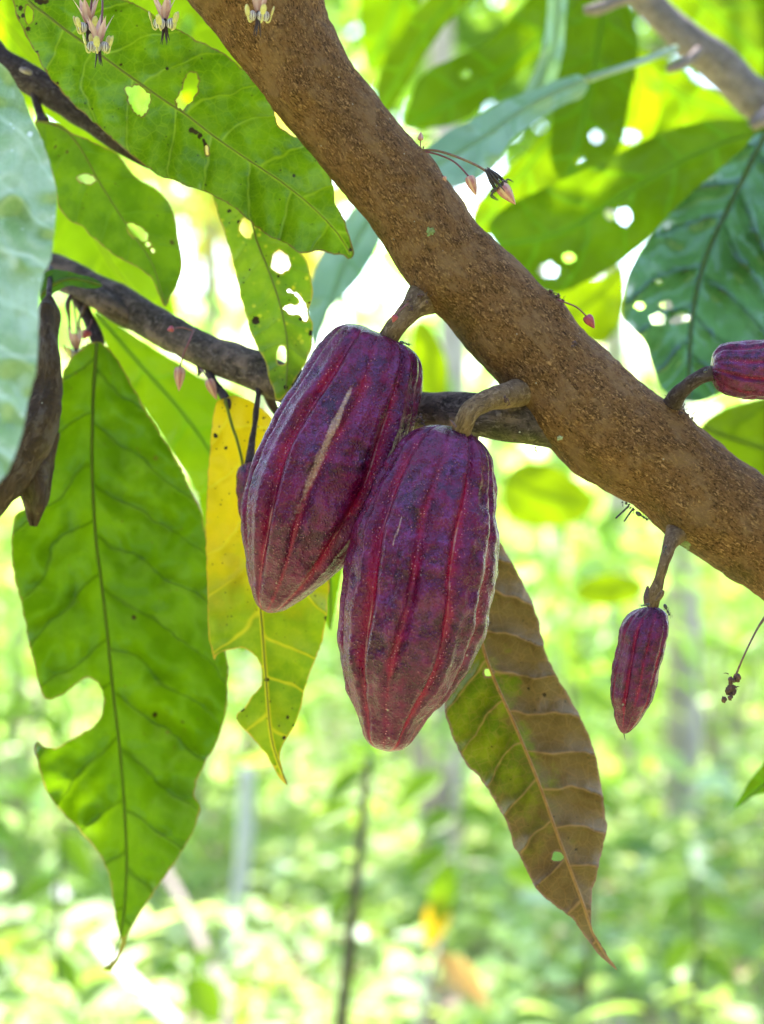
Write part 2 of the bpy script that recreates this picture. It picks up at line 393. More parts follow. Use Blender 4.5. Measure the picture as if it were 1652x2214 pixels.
# ------------------------------------------------------------------ leaves
def leaf(name, label, mat, outline, mid, d, tu=0.0, tv=0.0, fold=0.0, wave=0.002, holes=(), dead=(), spacing=70,
         va=0.55, vb=0.0012, corr=0.0012, res=7, jag=1.2, midr=(0.0009, 0.0003), midmat=None, petiole=None, petmat=None,
         group=None, curl=0.0, cat='leaf', dfun=None, smooth_out=True, woff=0.0):
    seed = random.random()*100
    ol = catmull(outline, step=res, closed=True) if smooth_out else np.array(outline, float)
    if jag:
        for i in range(len(ol)):
            a, b = ol[i-1], ol[(i+1) % len(ol)]; t = b-a; L = np.linalg.norm(t) or 1
            nrm = np.array((t[1], -t[0]))/L
            k = mn.noise(Vector((ol[i][0]*0.045+seed, ol[i][1]*0.045, 0)))*1.6+mn.noise(Vector((ol[i][0]*0.16+seed, ol[i][1]*0.16, 3)))*0.9
            ol[i] = ol[i]+nrm*k*jag
    ml = catmull(mid, step=res*1.4)
    hs = []
    for h in holes:
        hp = catmull(h, step=4, closed=True)
        hc = hp.mean(0); hr = np.hypot(*(hp-hc).T).mean(); hsd = random.random()*50
        hp = hc+(hp-hc)*(1+np.array([0.22*mn.noise(Vector((x*0.09+hsd, y*0.09, 0)))+0.13*mn.noise(Vector((x*0.3, y*0.3, hsd))) for x, y in hp]))[:, None]
        hp += RNG.normal(0, min(0.9, hr*0.04), hp.shape); hs.append(hp)
    mn_, mx_ = ol.min(0), ol.max(0)
    gx = np.arange(mn_[0], mx_[0], res); gy = np.arange(mn_[1], mx_[1], res*0.866)
    G = []
    for r_, y in enumerate(gy):
        for x in gx: G.append((x+(res/2 if r_ % 2 else 0)+random.uniform(-.8, .8), y+random.uniform(-.8, .8)))
    G = np.array(G); G = G[inside(ol, G)]
    for h in hs: G = G[~inside(h, G)]
    de = edge_dist([ol]+hs, G); G = G[de > res*0.45]
    _, s_ = nearest(ml, G); G = G[np.abs(s_) > res*0.45]
    for h in hs: ml_keep = None
    pts = [Vector(p) for p in ol]; E = [(i, (i+1) % len(ol)) for i in range(len(ol))]
    for h in hs:
        o = len(pts); pts += [Vector(p) for p in h]; E += [(o+i, o+(i+1) % len(h)) for i in range(len(h))]
    mi = inside(ol, ml)
    o = len(pts); mpts = [p for p, k in zip(ml, mi) if k]
    pts += [Vector(p) for p in mpts]; E += [(o+i, o+i+1) for i in range(len(mpts)-1)]
    pts += [Vector(p) for p in G]
    r = delaunay_2d_cdt(pts, E, [], 0, 1e-4)
    V2 = np.array([tuple(p) for p in r[0]]); T3 = np.array([f for f in r[2] if len(f) == 3])
    cen = V2[T3].mean(1)
    ok = inside(ol, cen)
    for h in hs: ok &= ~inside(h, cen)
    T3 = T3[ok]; cen = cen[ok]
    used = np.unique(T3); remap = -np.ones(len(V2), int); remap[used] = np.arange(len(used)); V2 = V2[used]; T3 = remap[T3]
    T, S = nearest(ml, V2); Tc, Sc = nearest(ml, cen)
    side = np.sign(Sc); aS = np.abs(S)
    cu, cv = V2.mean(0)
    wob = np.array([0.30*mn.noise(Vector((x*0.009+seed, y*0.009, 7)))+0.05*mn.noise(Vector((x*0.04+seed, y*0.04, 9))) for x, y in V2])
    def wcoord(T, aS, sg, wb): return (T-va*aS-vb*aS**2)/spacing+0.25*(sg > 0)+woff+wb
    wv = wcoord(T, aS, np.sign(S), wob)
    D = np.full(len(V2), d)+tu*(V2[:, 0]-cu)/100+tv*(V2[:, 1]-cv)/100+fold*aS/100+curl*(aS/100)**2
    ww = np.array([mn.noise(Vector((x*0.006+seed, y*0.006, 0)))+0.4*mn.noise(Vector((x*0.02+seed, y*0.02, 5))) for x, y in V2])
    D = D+wave*ww*np.clip(aS/40, 0.15, 1.6)
    D = D+corr*(2*np.abs(np.cos(math.pi*wv))**0.8-1)*np.clip(aS/30, 0, 1)
    D = D+corr*0.25*np.array([mn.noise(Vector((x*0.05+seed, y*0.05, 2))) for x, y in V2])*np.clip(aS/30, 0, 1)
    if dfun: D = D+dfun(V2[:, 0], V2[:, 1], T, S)
    W = np.stack([(V2[:, 0]-CU)/F*D, D, EYE-(V2[:, 1]-CV)/F*D], 1)
    # loops
    li = T3.ravel(); sl = np.repeat(side, 3)
    uv = np.stack([T[li], aS[li]*sl], 1)
    vn = np.stack([wcoord(T[li], aS[li], sl, wob[li]), aS[li]], 1)
    ed = edge_dist([ol]+hs, V2)
    dd = np.zeros(len(V2))
    for (x, y, rr) in dead:
        dd = np.maximum(dd, np.clip(1.0-0.5*np.hypot(V2[:, 0]-x, V2[:, 1]-y)/rr, 0, 1))
    # orient towards the camera
    a, b, c = W[T3[0][0]], W[T3[0][1]], W[T3[0][2]]
    if np.cross(b-a, c-a)[1] > 0:
        T3 = T3[:, ::-1]; uv = uv.reshape(-1, 3, 2)[:, ::-1].reshape(-1, 2); vn = vn.reshape(-1, 3, 2)[:, ::-1].reshape(-1, 2)
    def depth_at(u, v):
        i = np.argmin((V2[:, 0]-u)**2+(V2[:, 1]-v)**2); return D[i]
    base = P(ml[0][0], ml[0][1], depth_at(*ml[0][:2]))
    t = thing(name, label, cat, base, group)
    obj('blade', W, T3, mat, t, uvs={'uv': uv, 'vein': vn}, attrs={'edge': ed, 'dead': dd})
    if midr and midmat:
        mp = mpts[::3]+[mpts[-1]]; n = len(mp)
        q = [P(x, y, depth_at(x, y)-0.0002) for x, y in mp]
        rr = [midr[0]+(midr[1]-midr[0])*(i/(n-1)) for i in range(n)]
        v, f, u = tube(q, rr, seg=8, step=3)
        obj('midrib', v, f, midmat, t, uvs={'uv': u})
    if petiole:
        q = [P(x, y, dd_) for x, y, dd_, r_ in petiole]
        v, f, u = tube(q, [r_ for *_, r_ in petiole], seg=12)
        obj('petiole', v, f, petmat or midmat, t, uvs={'uv': u})
    t['_d'] = 0; del t['_d']
    return t

# ------------------------------------------------------------------ materials
MB_ = bark_mat('branch bark', (0.225, 0.1, 0.034), (0.52, 0.26, 0.1), (0.04, 0.017, 0.006), moss_shade=(0.1, 0.06, 0.01), moss_shade_amt=1.0, sc=1.9, grey=(0.29, 0.15, 0.065))  # mossy underside tint strengthened to paint in the branch's shade
MS_ = bark_mat('side branch bark', (0.11, 0.073, 0.058), (0.27, 0.19, 0.16), (0.028, 0.018, 0.015), moss_shade_amt=0.7, sc=1.0, fleck=0.8, grey=(0.27, 0.17, 0.13))
MTW = bark_mat('twig bark', (0.085, 0.055, 0.05), (0.2, 0.15, 0.14), (0.03, 0.02, 0.018), moss_shade_amt=0.2, sc=1.2, fleck=0.7)
MPL = bark_mat('pale branch bark', (0.36, 0.27, 0.25), (0.5, 0.42, 0.4), (0.16, 0.11, 0.1), moss_shade_amt=0.0, sc=0.6, fleck=0.5)
MST = bark_mat('pod stalk bark', (0.22, 0.125, 0.06), (0.4, 0.25, 0.14), (0.07, 0.036, 0.018), moss_shade=(0.13, 0.12, 0.03), moss_shade_amt=0.35, sc=1.2, fleck=0.7, bump=0.8)
MSTD = bark_mat('dark stalk bark', (0.09, 0.055, 0.05), (0.22, 0.15, 0.14), (0.025, 0.015, 0.014), moss_shade_amt=0.2, sc=1.2, fleck=0.6)
MPOD = pod_mat('purple pod skin'); MPODY = pod_mat('young pod skin', True)
MRG = simple_mat('green rib', (0.2, 0.24, 0.03), (0.22, 0.2, 0.04), 300, 0.5, 0.4)
MRY = simple_mat('yellow rib', (0.3, 0.27, 0.03), (0.22, 0.22, 0.03), 300, 0.5, 0.25)
MRB = simple_mat('brown rib', (0.36, 0.17, 0.04), (0.25, 0.11, 0.03), 300, 0.5, 0.1)
MRD = simple_mat('dark green rib', (0.15, 0.21, 0.02), (0.16, 0.19, 0.02), 300, 0.5, 0.45)
MRP = simple_mat('pale rib', (0.33, 0.42, 0.25), (0.28, 0.36, 0.2), 200, 0.4, 0.2)
MSEP = simple_mat('sepal pink', (0.62, 0.36, 0.3), (0.5, 0.24, 0.22), 200, 0.45, 0.4, stripes=((0.7, 0.46, 0.38), 1.0))
MHOOD = simple_mat('petal hood white', (0.85, 0.8, 0.72), (0.75, 0.62, 0.56), 300, 0.3, 0.4, stripes=((0.12, 0.015, 0.07), 9))
MLIG = simple_mat('petal tip yellow', (0.8, 0.7, 0.3), (0.7, 0.58, 0.2), 500, 0.45, 0.35)
MSTA = simple_mat('staminode purple black', (0.03, 0.006, 0.015), None, 500, 0.5)
MPED = simple_mat('pedicel red', (0.24, 0.06, 0.07), (0.16, 0.05, 0.04), 500, 0.45, 0.1)
MPEDB = simple_mat('pedicel brown', (0.15, 0.06, 0.045), (0.2, 0.13, 0.05), 500, 0.5)
MBUD = simple_mat('bud pink', (0.6, 0.27, 0.2), (0.5, 0.17, 0.15), 500, 0.42, 0.25, stripes=((0.72, 0.45, 0.3), 5))
MBUDR = simple_mat('bud red', (0.45, 0.08, 0.1), (0.35, 0.05, 0.07), 500, 0.42, 0.2)
MWITH = simple_mat('withered black', (0.035, 0.024, 0.022), (0.09, 0.06, 0.055), 900, 0.7)
MWB = simple_mat('withered brown', (0.14, 0.06, 0.04), (0.06, 0.03, 0.025), 900, 0.7)
MANT = simple_mat('ant shell', (0.02, 0.015, 0.012), (0.04, 0.03, 0.022), 1500, 0.3, gloss=0.6)
MLIC = simple_mat('lichen green', (0.2, 0.24, 0.09), (0.13, 0.14, 0.05), 900, 0.85, bump=0.8)
MLIW = simple_mat('lichen white', (0.36, 0.38, 0.22), (0.26, 0.25, 0.13), 900, 0.85, bump=0.8)

# ------------------------------------------------------------------ main branch
edges = [((-150, -760), (400, -960)), ((60, -450), (520, -600)), ((250, -180), (620, -340)), ((345, -60), (655, -230)), ((440, 50), (678, -110)),
         ((520, 142), (700, 8)), ((572, 204), (728, 78)), ((612, 262), (768, 150)), ((668, 322), (832, 232)), ((722, 395), (884, 296)),
         ((780, 462), (930, 352)), ((832, 530), (990, 428)), ((888, 622), (1052, 502)), ((955, 695), (1114, 562)),
         ((1040, 790), (1186, 636)), ((1098, 856), (1252, 702)), ((1155, 935), (1325, 775)), ((1222, 1000), (1395, 836)),
         ((1300, 1050), (1455, 880)), ((1380, 1105), (1528, 932)), ((1455, 1163), (1598, 988)), ((1570, 1245), (1708, 1068)),
         ((1700, 1345), (1830, 1168)), ((1900, 1530), (2060, 1330)), ((2080, 1740), (2290, 1540)), ((2200, 2100), (2500, 1900)), ((2280, 2700), (2640, 2600)), ((2300, 3600), (2760, 3600)), ((2280, 4800), (2800, 4800)), ((2240, 6500), (2860, 6500))]
BD = 1.135
def bdepth(u): return BD
BPTS, BRAD, BC = [], [], []
for a, b in edges:
    cu, cv = (a[0]+b[0])/2, (a[1]+b[1])/2; r = math.hypot(a[0]-b[0], a[1]-b[1])/2
    BPTS.append(P(cu, cv, BD)); BRAD.append(r*BD/F); BC.append((cu, cv, r))
KN = [(P(918, 645, 1.118), .011, .0035), (P(1110, 868, 1.108), .012, .003), (P(1468, 1140, 1.113), .010, .003), (P(1462, 890, 1.125), .011, .0035), (P(925, 335, 1.13), .007, .002), (P(1205, 655, 1.125), .009, .0028),
      (P(1242, 745, 1.108), .006, .0015), (P(1005, 470, 1.11), .008, .0012), (P(1385, 985, 1.108), .009, .0015), (P(640, 200, 1.112), .012, .0018), (P(760, 330, 1.11), .009, .0013), (P(1165, 940, 1.112), .013, .0025), (P(1560, 1080, 1.108), .009, .0014), (P(600, 90, 1.11), .010, .0016)]
def bark_disp(p, L, a, t):
    k = 0.0
    for c, r, h in KN:
        q = (p-c).length_squared/(r*r)
        if q < 6: k += h*math.exp(-q)
    return k+0.0018*mn.noise(p*22)+0.0011*mn.noise(p*70)+0.0006*mn.noise(p*230)
bt = thing('cacao_branch', 'thick brown cacao branch crossing from the top to the right edge', 'branch', BPTS[-1])
v, f, uv = tube(BPTS, BRAD, seg=150, disp=bark_disp, step=14)
def moss_of(v, k=1.0):
    out = []
    for q in v:
        out.append(0)
    return out
def moss_shade_attr(V, ctrs, rads):
    """mossy tint and painted shade, stronger on the underside"""
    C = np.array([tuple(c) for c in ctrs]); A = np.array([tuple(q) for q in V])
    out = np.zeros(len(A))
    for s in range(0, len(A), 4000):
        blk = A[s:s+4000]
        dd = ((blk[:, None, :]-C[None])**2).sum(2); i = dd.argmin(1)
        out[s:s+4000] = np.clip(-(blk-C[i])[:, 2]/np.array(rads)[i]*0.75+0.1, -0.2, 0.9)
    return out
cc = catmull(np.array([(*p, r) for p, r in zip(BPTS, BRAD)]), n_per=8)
limb = obj('limb', v, f, MB_, bt, uvs={'uv': uv}, attrs={'moss_shade': moss_shade_attr(v, cc[:, :3], cc[:, 3])})

def surf(u, v, lift=0.0):
    """point on the camera side of the main limb"""
    n = np.array([(c[0], c[1]) for c in BC]); ln = catmull(n, n_per=10)
    rr = catmull(np.array([(c[2], 0.0) for c in BC]), n_per=10)[:, 0]
    i = np.argmin(((ln-np.array((u, v)))**2).sum(1)); off = math.dist(ln[i], (u, v)); r = rr[i]
    off = min(off, r*0.995)
    return P(u, v, BD-(math.sqrt(r*r-off*off))*BD/F-lift)

SB = [(1400, 985, 36, 1.142), (1320, 955, 44, 1.139), (1250, 932, 50, 1.136), (1180, 915, 53, 1.133), (1110, 905, 52, 1.131), (1040, 897, 48, 1.132), (960, 893, 47, 1.145), (880, 890, 46, 1.165), (780, 880, 45, 1.18), (680, 855, 44, 1.195), (590, 818, 42, 1.21),
      (530, 793, 41, 1.22), (460, 765, 39, 1.235), (390, 733, 37, 1.25), (320, 692, 38, 1.27), (255, 655, 40, 1.285), (195, 620, 34, 1.30), (130, 590, 36, 1.315), (60, 560, 32, 1.33), (-60, 500, 32, 1.36), (-300, 380, 28, 1.42)]
sp = [P(u, v, d) for u, v, r, d in SB]; sr = [r*d/F for u, v, r, d in SB]
v, f, uv = tube(sp, sr, seg=90, disp=lambda p, L, a, t: 0.0011*mn.noise(p*35)+0.0006*mn.noise(p*110), step=14)
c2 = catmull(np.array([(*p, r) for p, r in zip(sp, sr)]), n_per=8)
side = obj('side_branch', v, f, MS_, bt, uvs={'uv': uv}, attrs={'moss_shade': moss_shade_attr(v, c2[:, :3], c2[:, 3])})
side['label'] = 'thinner grey side branch running left behind the pods'
def part_tube(name, parent, pts, mat, seg=14, disp=None, label=None, moss_shade=0.0):
    q = [P(u, v, d) for u, v, d, r in pts]; rr = [r*d/F for u, v, d, r in pts]
    v, f, uv = tube(q, rr, seg=seg, disp=disp)
    o = obj(name, v, f, mat, parent, uvs={'uv': uv}, attrs={'moss_shade': [moss_shade]*len(v)})
    if label: o['label'] = label
    return o
nub = lambda p, L, a, t: 0.0005*mn.noise(p*160)
# short dead spurs and the sawn stub on the side branch
part_tube('spur', bt, [(575, 840, 1.21, 11), (585, 865, 1.215, 10), (600, 892, 1.22, 9), (625, 925, 1.225, 8)], MTW, disp=nub)
part_tube('stub', bt, [(140, 618, 1.29, 14), (190, 635, 1.275, 22), (235, 660, 1.268, 24), (280, 690, 1.27, 14)], MS_, disp=nub)
part_tube('spur', bt, [(430, 775, 1.24, 9), (432, 800, 1.235, 6), (428, 812, 1.235, 2)], MTW)

def patch(name, u, v, r, mat, parent, flat=0.25):
    c = surf(u, v, 0.0002)
    nrm = (c-BPTS[min(range(len(BPTS)), key=lambda i: (BPTS[i]-c).length)])
    nrm = Vector((nrm.x*0.4, nrm.y, nrm.z*0.4)).normalized()
    ax = nrm.cross(Vector((0, 0, 1))).normalized(); ay = nrm.cross(ax)
    rr = r*BD/F
    vv, ff, uu = [], [], []
    K = 22; c0 = c
    for ring in (1.0, 0.62, 0.0):
        for k in range(K):
            a = 2*math.pi*k/K; q = rr*ring*(1+0.9*mn.noise(Vector((math.cos(a)*2.6+u, math.sin(a)*1.7, v))))
            vv.append(c0+ax*q*math.cos(a)+ay*q*math.sin(a)+nrm*(0.0006*(1-ring)+0.0003*mn.noise(Vector((k, ring*3, u)))))
    for g in range(2):
        for k in range(K): k2 = (k+1) % K; ff.append((g*K+k, g*K+k2, (g+1)*K+k2, (g+1)*K+k))
    return obj(name, vv, ff, mat, parent)
for u, v_, r, m_ in ((931, 501, 10, MLIC), (1210, 947, 6, MLIW), (1487, 1176, 14, MLIC)):
    patch('lichen_patch', u, v_, r, m_, bt)

def cushion(pts, label=None, n=26, seed=1, mats=(MSTD,), spread=14, rr=(1.5, 4.5)):
    rnd = random.Random(seed); parts = []
    for i in range(n):
        u, v_, d = rnd.choice(pts)
        c = P(u+rnd.gauss(0, spread*0.5), v_+rnd.gauss(0, spread*0.5), d+rnd.uniform(-0.002, 0.001))
        r = rnd.uniform(*rr)*BD/F
        if rnd.random() < 0.6: parts.append(blob(c, (r, r*rnd.uniform(.6, 1.2), r*rnd.uniform(.6, 1.3)), 8, 6, rough=0.7, seed=i))
        else:
            e = c+Vector((rnd.uniform(-1, 1), rnd.uniform(-1, 0.2), rnd.uniform(-1, 1)))*r*3
            parts.append(tube([c, (c+e)/2+Vector((0, 0, r*.4)), e], [r*.35, r*.3, r*.12], seg=6, step=2))
    v, f, uv = join(parts)
    o = obj('flower_cushion', v, f, mats[0], bt, uvs={'uv': uv})
    if label: o['label'] = label
    return o
cushion([(903, 628, 1.125), (895, 645, 1.12), (912, 640, 1.115), (885, 660, 1.11)], seed=2, mats=(MWB,), n=34)
cushion([(912, 322, 1.12), (918, 330, 1.12)], seed=3, mats=(MPEDB,), n=16, spread=8, rr=(1, 3))
cushion([(1190, 632, 1.125), (1205, 642, 1.125), (1218, 650, 1.12)], seed=4, mats=(MWB,), n=30, spread=9, rr=(1, 3.4))
cushion([(1450, 868, 1.125), (1465, 880, 1.12), (1478, 893, 1.125), (1490, 905, 1.13)], seed=5, mats=(MWB,), n=44, spread=12)
cushion([(1160, 968, 1.1), (1162, 975, 1.1)], seed=6, mats=(MWITH,), n=10, spread=7, rr=(1, 3))
cushion([(1090, 850, 1.1), (1085, 862, 1.09), (1100, 870, 1.085)], seed=7, mats=(MWB,), n=22, spread=12)
cushion([(1242, 742, 1.105)], seed=9, mats=(MWB,), n=9, spread=7, rr=(1, 3.5))
cushion([(895, 912, 1.10), (915, 915, 1.10), (905, 905, 1.1)], seed=10, mats=(MWB,), n=22, spread=12)
cushion([(1352, 1092, 1.125), (1362, 1097, 1.125), (1370, 1102, 1.122)], seed=12, mats=(MWITH,), n=14, spread=6, rr=(1, 3))
for a in ([(1360, 1094, 1.122, 2.5), (1332, 1120, 1.115, 2)], [(1370, 1098, 1.12, 2), (1350, 1127, 1.112, 1.6)]):
    part_tube('dead_pedicel', bt, [a[0], ((a[0][0]+a[1][0])/2, (a[0][1]+a[1][1])/2, a[0][2], 2), a[1]], MWITH, seg=8)

# ------------------------------------------------------------------ pods
def pod(label, outline, A, B, d, tilt=0.0, mat=None, phase=0.0, depth=0.055, tanf=None, rows=230, cols=260, warts=0.0007, pairs=True, group='cacao pods', topn=0.1, flatten=1.0):
    A = np.array(A, float); B = np.array(B, float); ax = B-A; L = np.linalg.norm(ax); ax = ax/L; px = np.array((-ax[1], ax[0]))
    ol = catmull(outline, step=4, closed=True)
    q = ol-A; t = q@ax; s = q@px
    lo, hi = t.min(), t.max()
    ts = lo+(hi-lo)*(1-np.cos(np.linspace(0, math.pi, rows)))/2
    lt, rt = [], []
    n = len(ol)
    for tt in ts:
        xs = []
        for i in range(n):
            a, b = t[i], t[(i+1) % n]
            if (a-tt)*(b-tt) <= 0 and abs(a-b) > 1e-9:
                xs.append(s[i]+(s[(i+1) % n]-s[i])*(tt-a)/(b-a))
        if len(xs) < 2: xs = [s[np.argmin(abs(t-tt))]]*2
        lt.append(min(xs)); rt.append(max(xs))
    lt, rt = np.array(lt), np.array(rt)
    def sm(x):
        y = x.copy()
        for _ in range(5): y[2:-2] = (y[:-4]+y[1:-3]+y[2:-2]+y[3:-1]+y[4:])/5
        return y
    ctr = sm((lt+rt)/2); rad = sm((rt-lt)/2)
    V = []; G = []; TN = []; TT = []
    root = P(*(A+ax*lo), d); 
    for i in range(rows):
        T = (ts[i]-lo)/(hi-lo); r = max(rad[i], 0.3)
        dd = d+tilt*(T-0.5)
        cp = A+ax*ts[i]+px*ctr[i]
        for k in range(cols):
            a = 2*math.pi*k/cols
            x = a/(2*math.pi)*10+phase+0.10*math.sin(T*3)+0.22*mn.noise(Vector((T*3.2, math.cos(a)*1.6+phase*9, math.sin(a)*1.6)))
            fr = x-math.floor(x); e = min(fr, 1-fr)           # 0 at groove
            sd = fr if fr < .5 else fr-1.0
            deep = 1.0 if (int(round(x)) % 2 == 0 or not pairs) else 0.55
            g = math.exp(-(e/(0.11 if sd < 0 else 0.19))**2)
            env = min(1.0, 0.75+T*2.2)*min(1.0, (1-T)*3.2+0.2)*(0.85+0.5*mn.noise(Vector((T*4, math.floor(x+.5)*3.1, phase))))
            off = r*(1-depth*deep*g*env+0.012*math.cos(2*math.pi*fr+math.pi)*0)
            # ridge crest slightly raised next to the furrow
            off += r*depth*0.28*math.exp(-((e-0.28)/0.12)**2)*deep*env
            # image axes: px (in picture), depth
            ci, si = math.cos(a), math.sin(a)
            p2 = cp+px*ci*off
            w = P(p2[0], p2[1], dd); w.y = dd-si*off*dd/F*flatten
            # keep perspective: shift x,z with depth
            w.x = (p2[0]-CU)/F*dd; w.z = EYE-(p2[1]-CV)/F*dd
            nrm = Vector((px[0]*ci, -si, -px[1]*ci))
            dis = warts*(1.2*mn.noise(w*120)+0.8*mn.noise(w*260)+3.2*mn.noise(w*60))*(1-0.65*g)*min(1, r/25)
            V.append(w+nrm*dis)
            gw = 0.13+0.05*mn.noise(Vector((T*7, math.floor(x+.5)*2.3, 4+phase)))+0.05*mn.noise(Vector((T*25, math.floor(x+.5)*5.3, 4+phase)))
            G.append((math.exp(-(e/gw)**2)*0.8+0.2*math.exp(-(e/0.3)**2))*(0.25+0.75*deep if deep < 1 else 1)*min(1, 0.3+T*3))
            TN.append(tanf(p2, si, T, e, x) if tanf else 0.0); TT.append(T)
    Fc = []
    for i in range(rows-1):
        for k in range(cols): k2 = (k+1) % cols; Fc.append((i*cols+k, i*cols+k2, (i+1)*cols+k2, (i+1)*cols+k))
    Fc.append(tuple(range(cols-1, -1, -1))); Fc.append(tuple(range((rows-1)*cols, rows*cols)))
    # top dimple around the stalk comes from the rounded outline
    th = thing('cacao_pod', label, 'cacao pod', root, group)
    obj('husk', V, Fc, mat or MPOD, th, attrs={'groove': G, 'tan': TN, 'tt': TT})
    return th

o1 = [(760, 700), (735, 706), (712, 722), (690, 748), (668, 786), (645, 822), (618, 862), (580, 930), (548, 1000), (530, 1060), (522, 1110), (527, 1180), (537, 1240), (547, 1290),
      (560, 1313), (577, 1324), (592, 1325), (620, 1318), (680, 1278), (745, 1222), (800, 1150), (840, 1080), (872, 1000), (893, 930), (907, 865), (912, 805), (902, 768), (880, 748), (850, 735), (815, 720), (790, 706)]
def tan1(p, si, T, e, x):
    if si < 0: return 0
    a, b = np.array((775, 815.)), np.array((590, 1235.)); ab = b-a; t = ((p-a)@ab)/(ab@ab)
    if t < -0.05 or t > 1.05: return 0
    dist = abs((p-a)[0]*ab[1]-(p-a)[1]*ab[0])/np.linalg.norm(ab)+6*mn.noise(Vector((p[1]*0.02, 0, 0)))
    w = 3.5+6*max(0, min(1, t*2.2))*(1.3-0.5*t)
    return max(0, 1-(dist/w)**2*0.5)*min(1, (t+0.05)*6)*min(1, (1.05-t)*2.2)*(1.0-0.35*t)
p1 = pod('large dark purple cacao pod with a tan scar, left of the other large pod', o1, (798, 708), (580, 1325), 1.118, tilt=-0.008, phase=0.42, tanf=tan1, depth=0.16, warts=0.0004, group='large ripe cacao pods')
part_tube('stalk', p1, [(960, 625, 1.14, 46), (918, 643, 1.13, 40), (894, 664, 1.12, 27), (868, 692, 1.113, 22), (846, 720, 1.112, 22), (825, 755, 1.115, 20)], MST, seg=28, disp=nub)

o2 = [(905, 926), (880, 942), (855, 968), (833, 1004), (805, 1055), (778, 1115), (756, 1185), (743, 1260), (734, 1340), (735, 1400), (742, 1450), (755, 1498), (768, 1530), (776, 1560), (785, 1592), (802, 1612), (825, 1622), (848, 1625), (872, 1619), (892, 1600),
      (912, 1572), (935, 1540), (968, 1505), (1003, 1455), (1034, 1395), (1055, 1335), (1069, 1262), (1075, 1175), (1072, 1100), (1066, 1030), (1057, 985), (1038, 952), (1008, 932), (975, 922), (940, 919)]
def tan2(p, si, T, e, x):
    if si < 0: return 0
    a, b = np.array((868, 1118.)), np.array((848, 1180.)); ab = b-a; t = ((p-a)@ab)/(ab@ab)
    if t < 0 or t > 1: return 0
    dist = abs((p-a)[0]*ab[1]-(p-a)[1]*ab[0])/np.linalg.norm(ab)
    return max(0, 1-(dist/3.0)**2)
p2 = pod('large purple cacao pod in front of the scarred pod, hanging lowest with a rounded tip', o2, (975, 925), (842, 1625), 1.082, tilt=-0.004, phase=0.62, tanf=tan2, depth=0.155, warts=0.0006, group='large ripe cacao pods')
part_tube('stalk', p2, [(1190, 842, 1.14, 34), (1135, 846, 1.125, 33), (1094, 856, 1.105, 28), (1057, 864, 1.086, 24), (1022, 883, 1.075, 22), (1005, 908, 1.072, 22), (996, 940, 1.076, 22)], MST, seg=28, disp=nub)
part_tube('bract', p2, [(985, 925, 1.05, 4), (978, 915, 1.05, 4), (973, 908, 1.05, 2)], MWB, seg=8)

o3 = [(1400, 1311), (1378, 1318), (1356, 1335), (1345, 1362), (1338, 1400), (1326, 1440), (1321, 1490), (1325, 1535), (1335, 1572), (1348, 1586), (1366, 1580), (1392, 1550), (1414, 1500), (1430, 1440), (1438, 1390), (1444, 1352), (1438, 1326), (1420, 1312)]
p3 = pod('small slim purple pod hanging alone under the thick branch', o3, (1411, 1309), (1349, 1587), 1.10, phase=0.2, depth=0.13, rows=150, cols=200, warts=0.0006, mat=MPODY, group='small young cacao pods')
part_tube('stalk', p3, [(1478, 1125, 1.13, 34), (1459, 1158, 1.118, 23), (1447, 1180, 1.108, 15), (1437, 1215, 1.10, 12), (1425, 1255, 1.10, 12.5), (1414, 1290, 1.10, 14), (1410, 1320, 1.10, 12)], MST, seg=20, disp=nub)
part_tube('bract', p3, [(1398, 1310, 1.09, 5), (1397, 1290, 1.09, 6), (1401, 1268, 1.092, 3)], MWB, seg=8)
part_tube('bract', p3, [(1420, 1300, 1.09, 5), (1430, 1285, 1.09, 6), (1434, 1276, 1.09, 3)], MST, seg=8)
part_tube('style_tip', p3, [(1349, 1584, 1.10, 1.6), (1350, 1592, 1.10, 1.0), (1352, 1600, 1.10, 0.6)], MWITH, seg=6)

o4 = [(1538, 790), (1540, 768), (1552, 750), (1575, 742), (1620, 739), (1680, 735), (1740, 738), (1800, 752), (1840, 778), (1858, 800), (1840, 826), (1790, 848), (1720, 860), (1640, 863), (1590, 860), (1562, 848), (1546, 832), (1538, 812)]
p4 = pod('violet ribbed young pod cut off by the right edge, sideways on a short stalk', o4, (1538, 802), (1858, 800), 1.10, phase=0.0, depth=0.15, rows=130, cols=200, warts=0.0006, mat=MPODY, group='small young cacao pods')
part_tube('stalk', p4, [(1452, 878, 1.125, 22), (1465, 855, 1.115, 19), (1485, 835, 1.108, 16), (1510, 818, 1.102, 16), (1535, 808, 1.10, 17), (1550, 804, 1.10, 14)], MSTD, seg=20, disp=nub)

o5 = [(545, 998), (525, 1002), (513, 1018), (511, 1045), (514, 1090), (525, 1140), (545, 1190), (560, 1200), (575, 1190), (592, 1140), (600, 1080), (598, 1030), (585, 1005), (565, 998)]
p5 = pod('small dark pod mostly hidden behind the left edge of the scarred large pod', o5, (552, 998), (560, 1200), 1.185, phase=0.3, depth=0.1, rows=70, cols=100, mat=MPODY, group='small young cacao pods')
part_tube('stalk', p5, [(560, 838, 1.205, 7), (556, 870, 1.2, 6), (550, 920, 1.195, 6), (544, 965, 1.19, 8), (540, 1003, 1.187, 12)], MTW, seg=12, disp=nub)

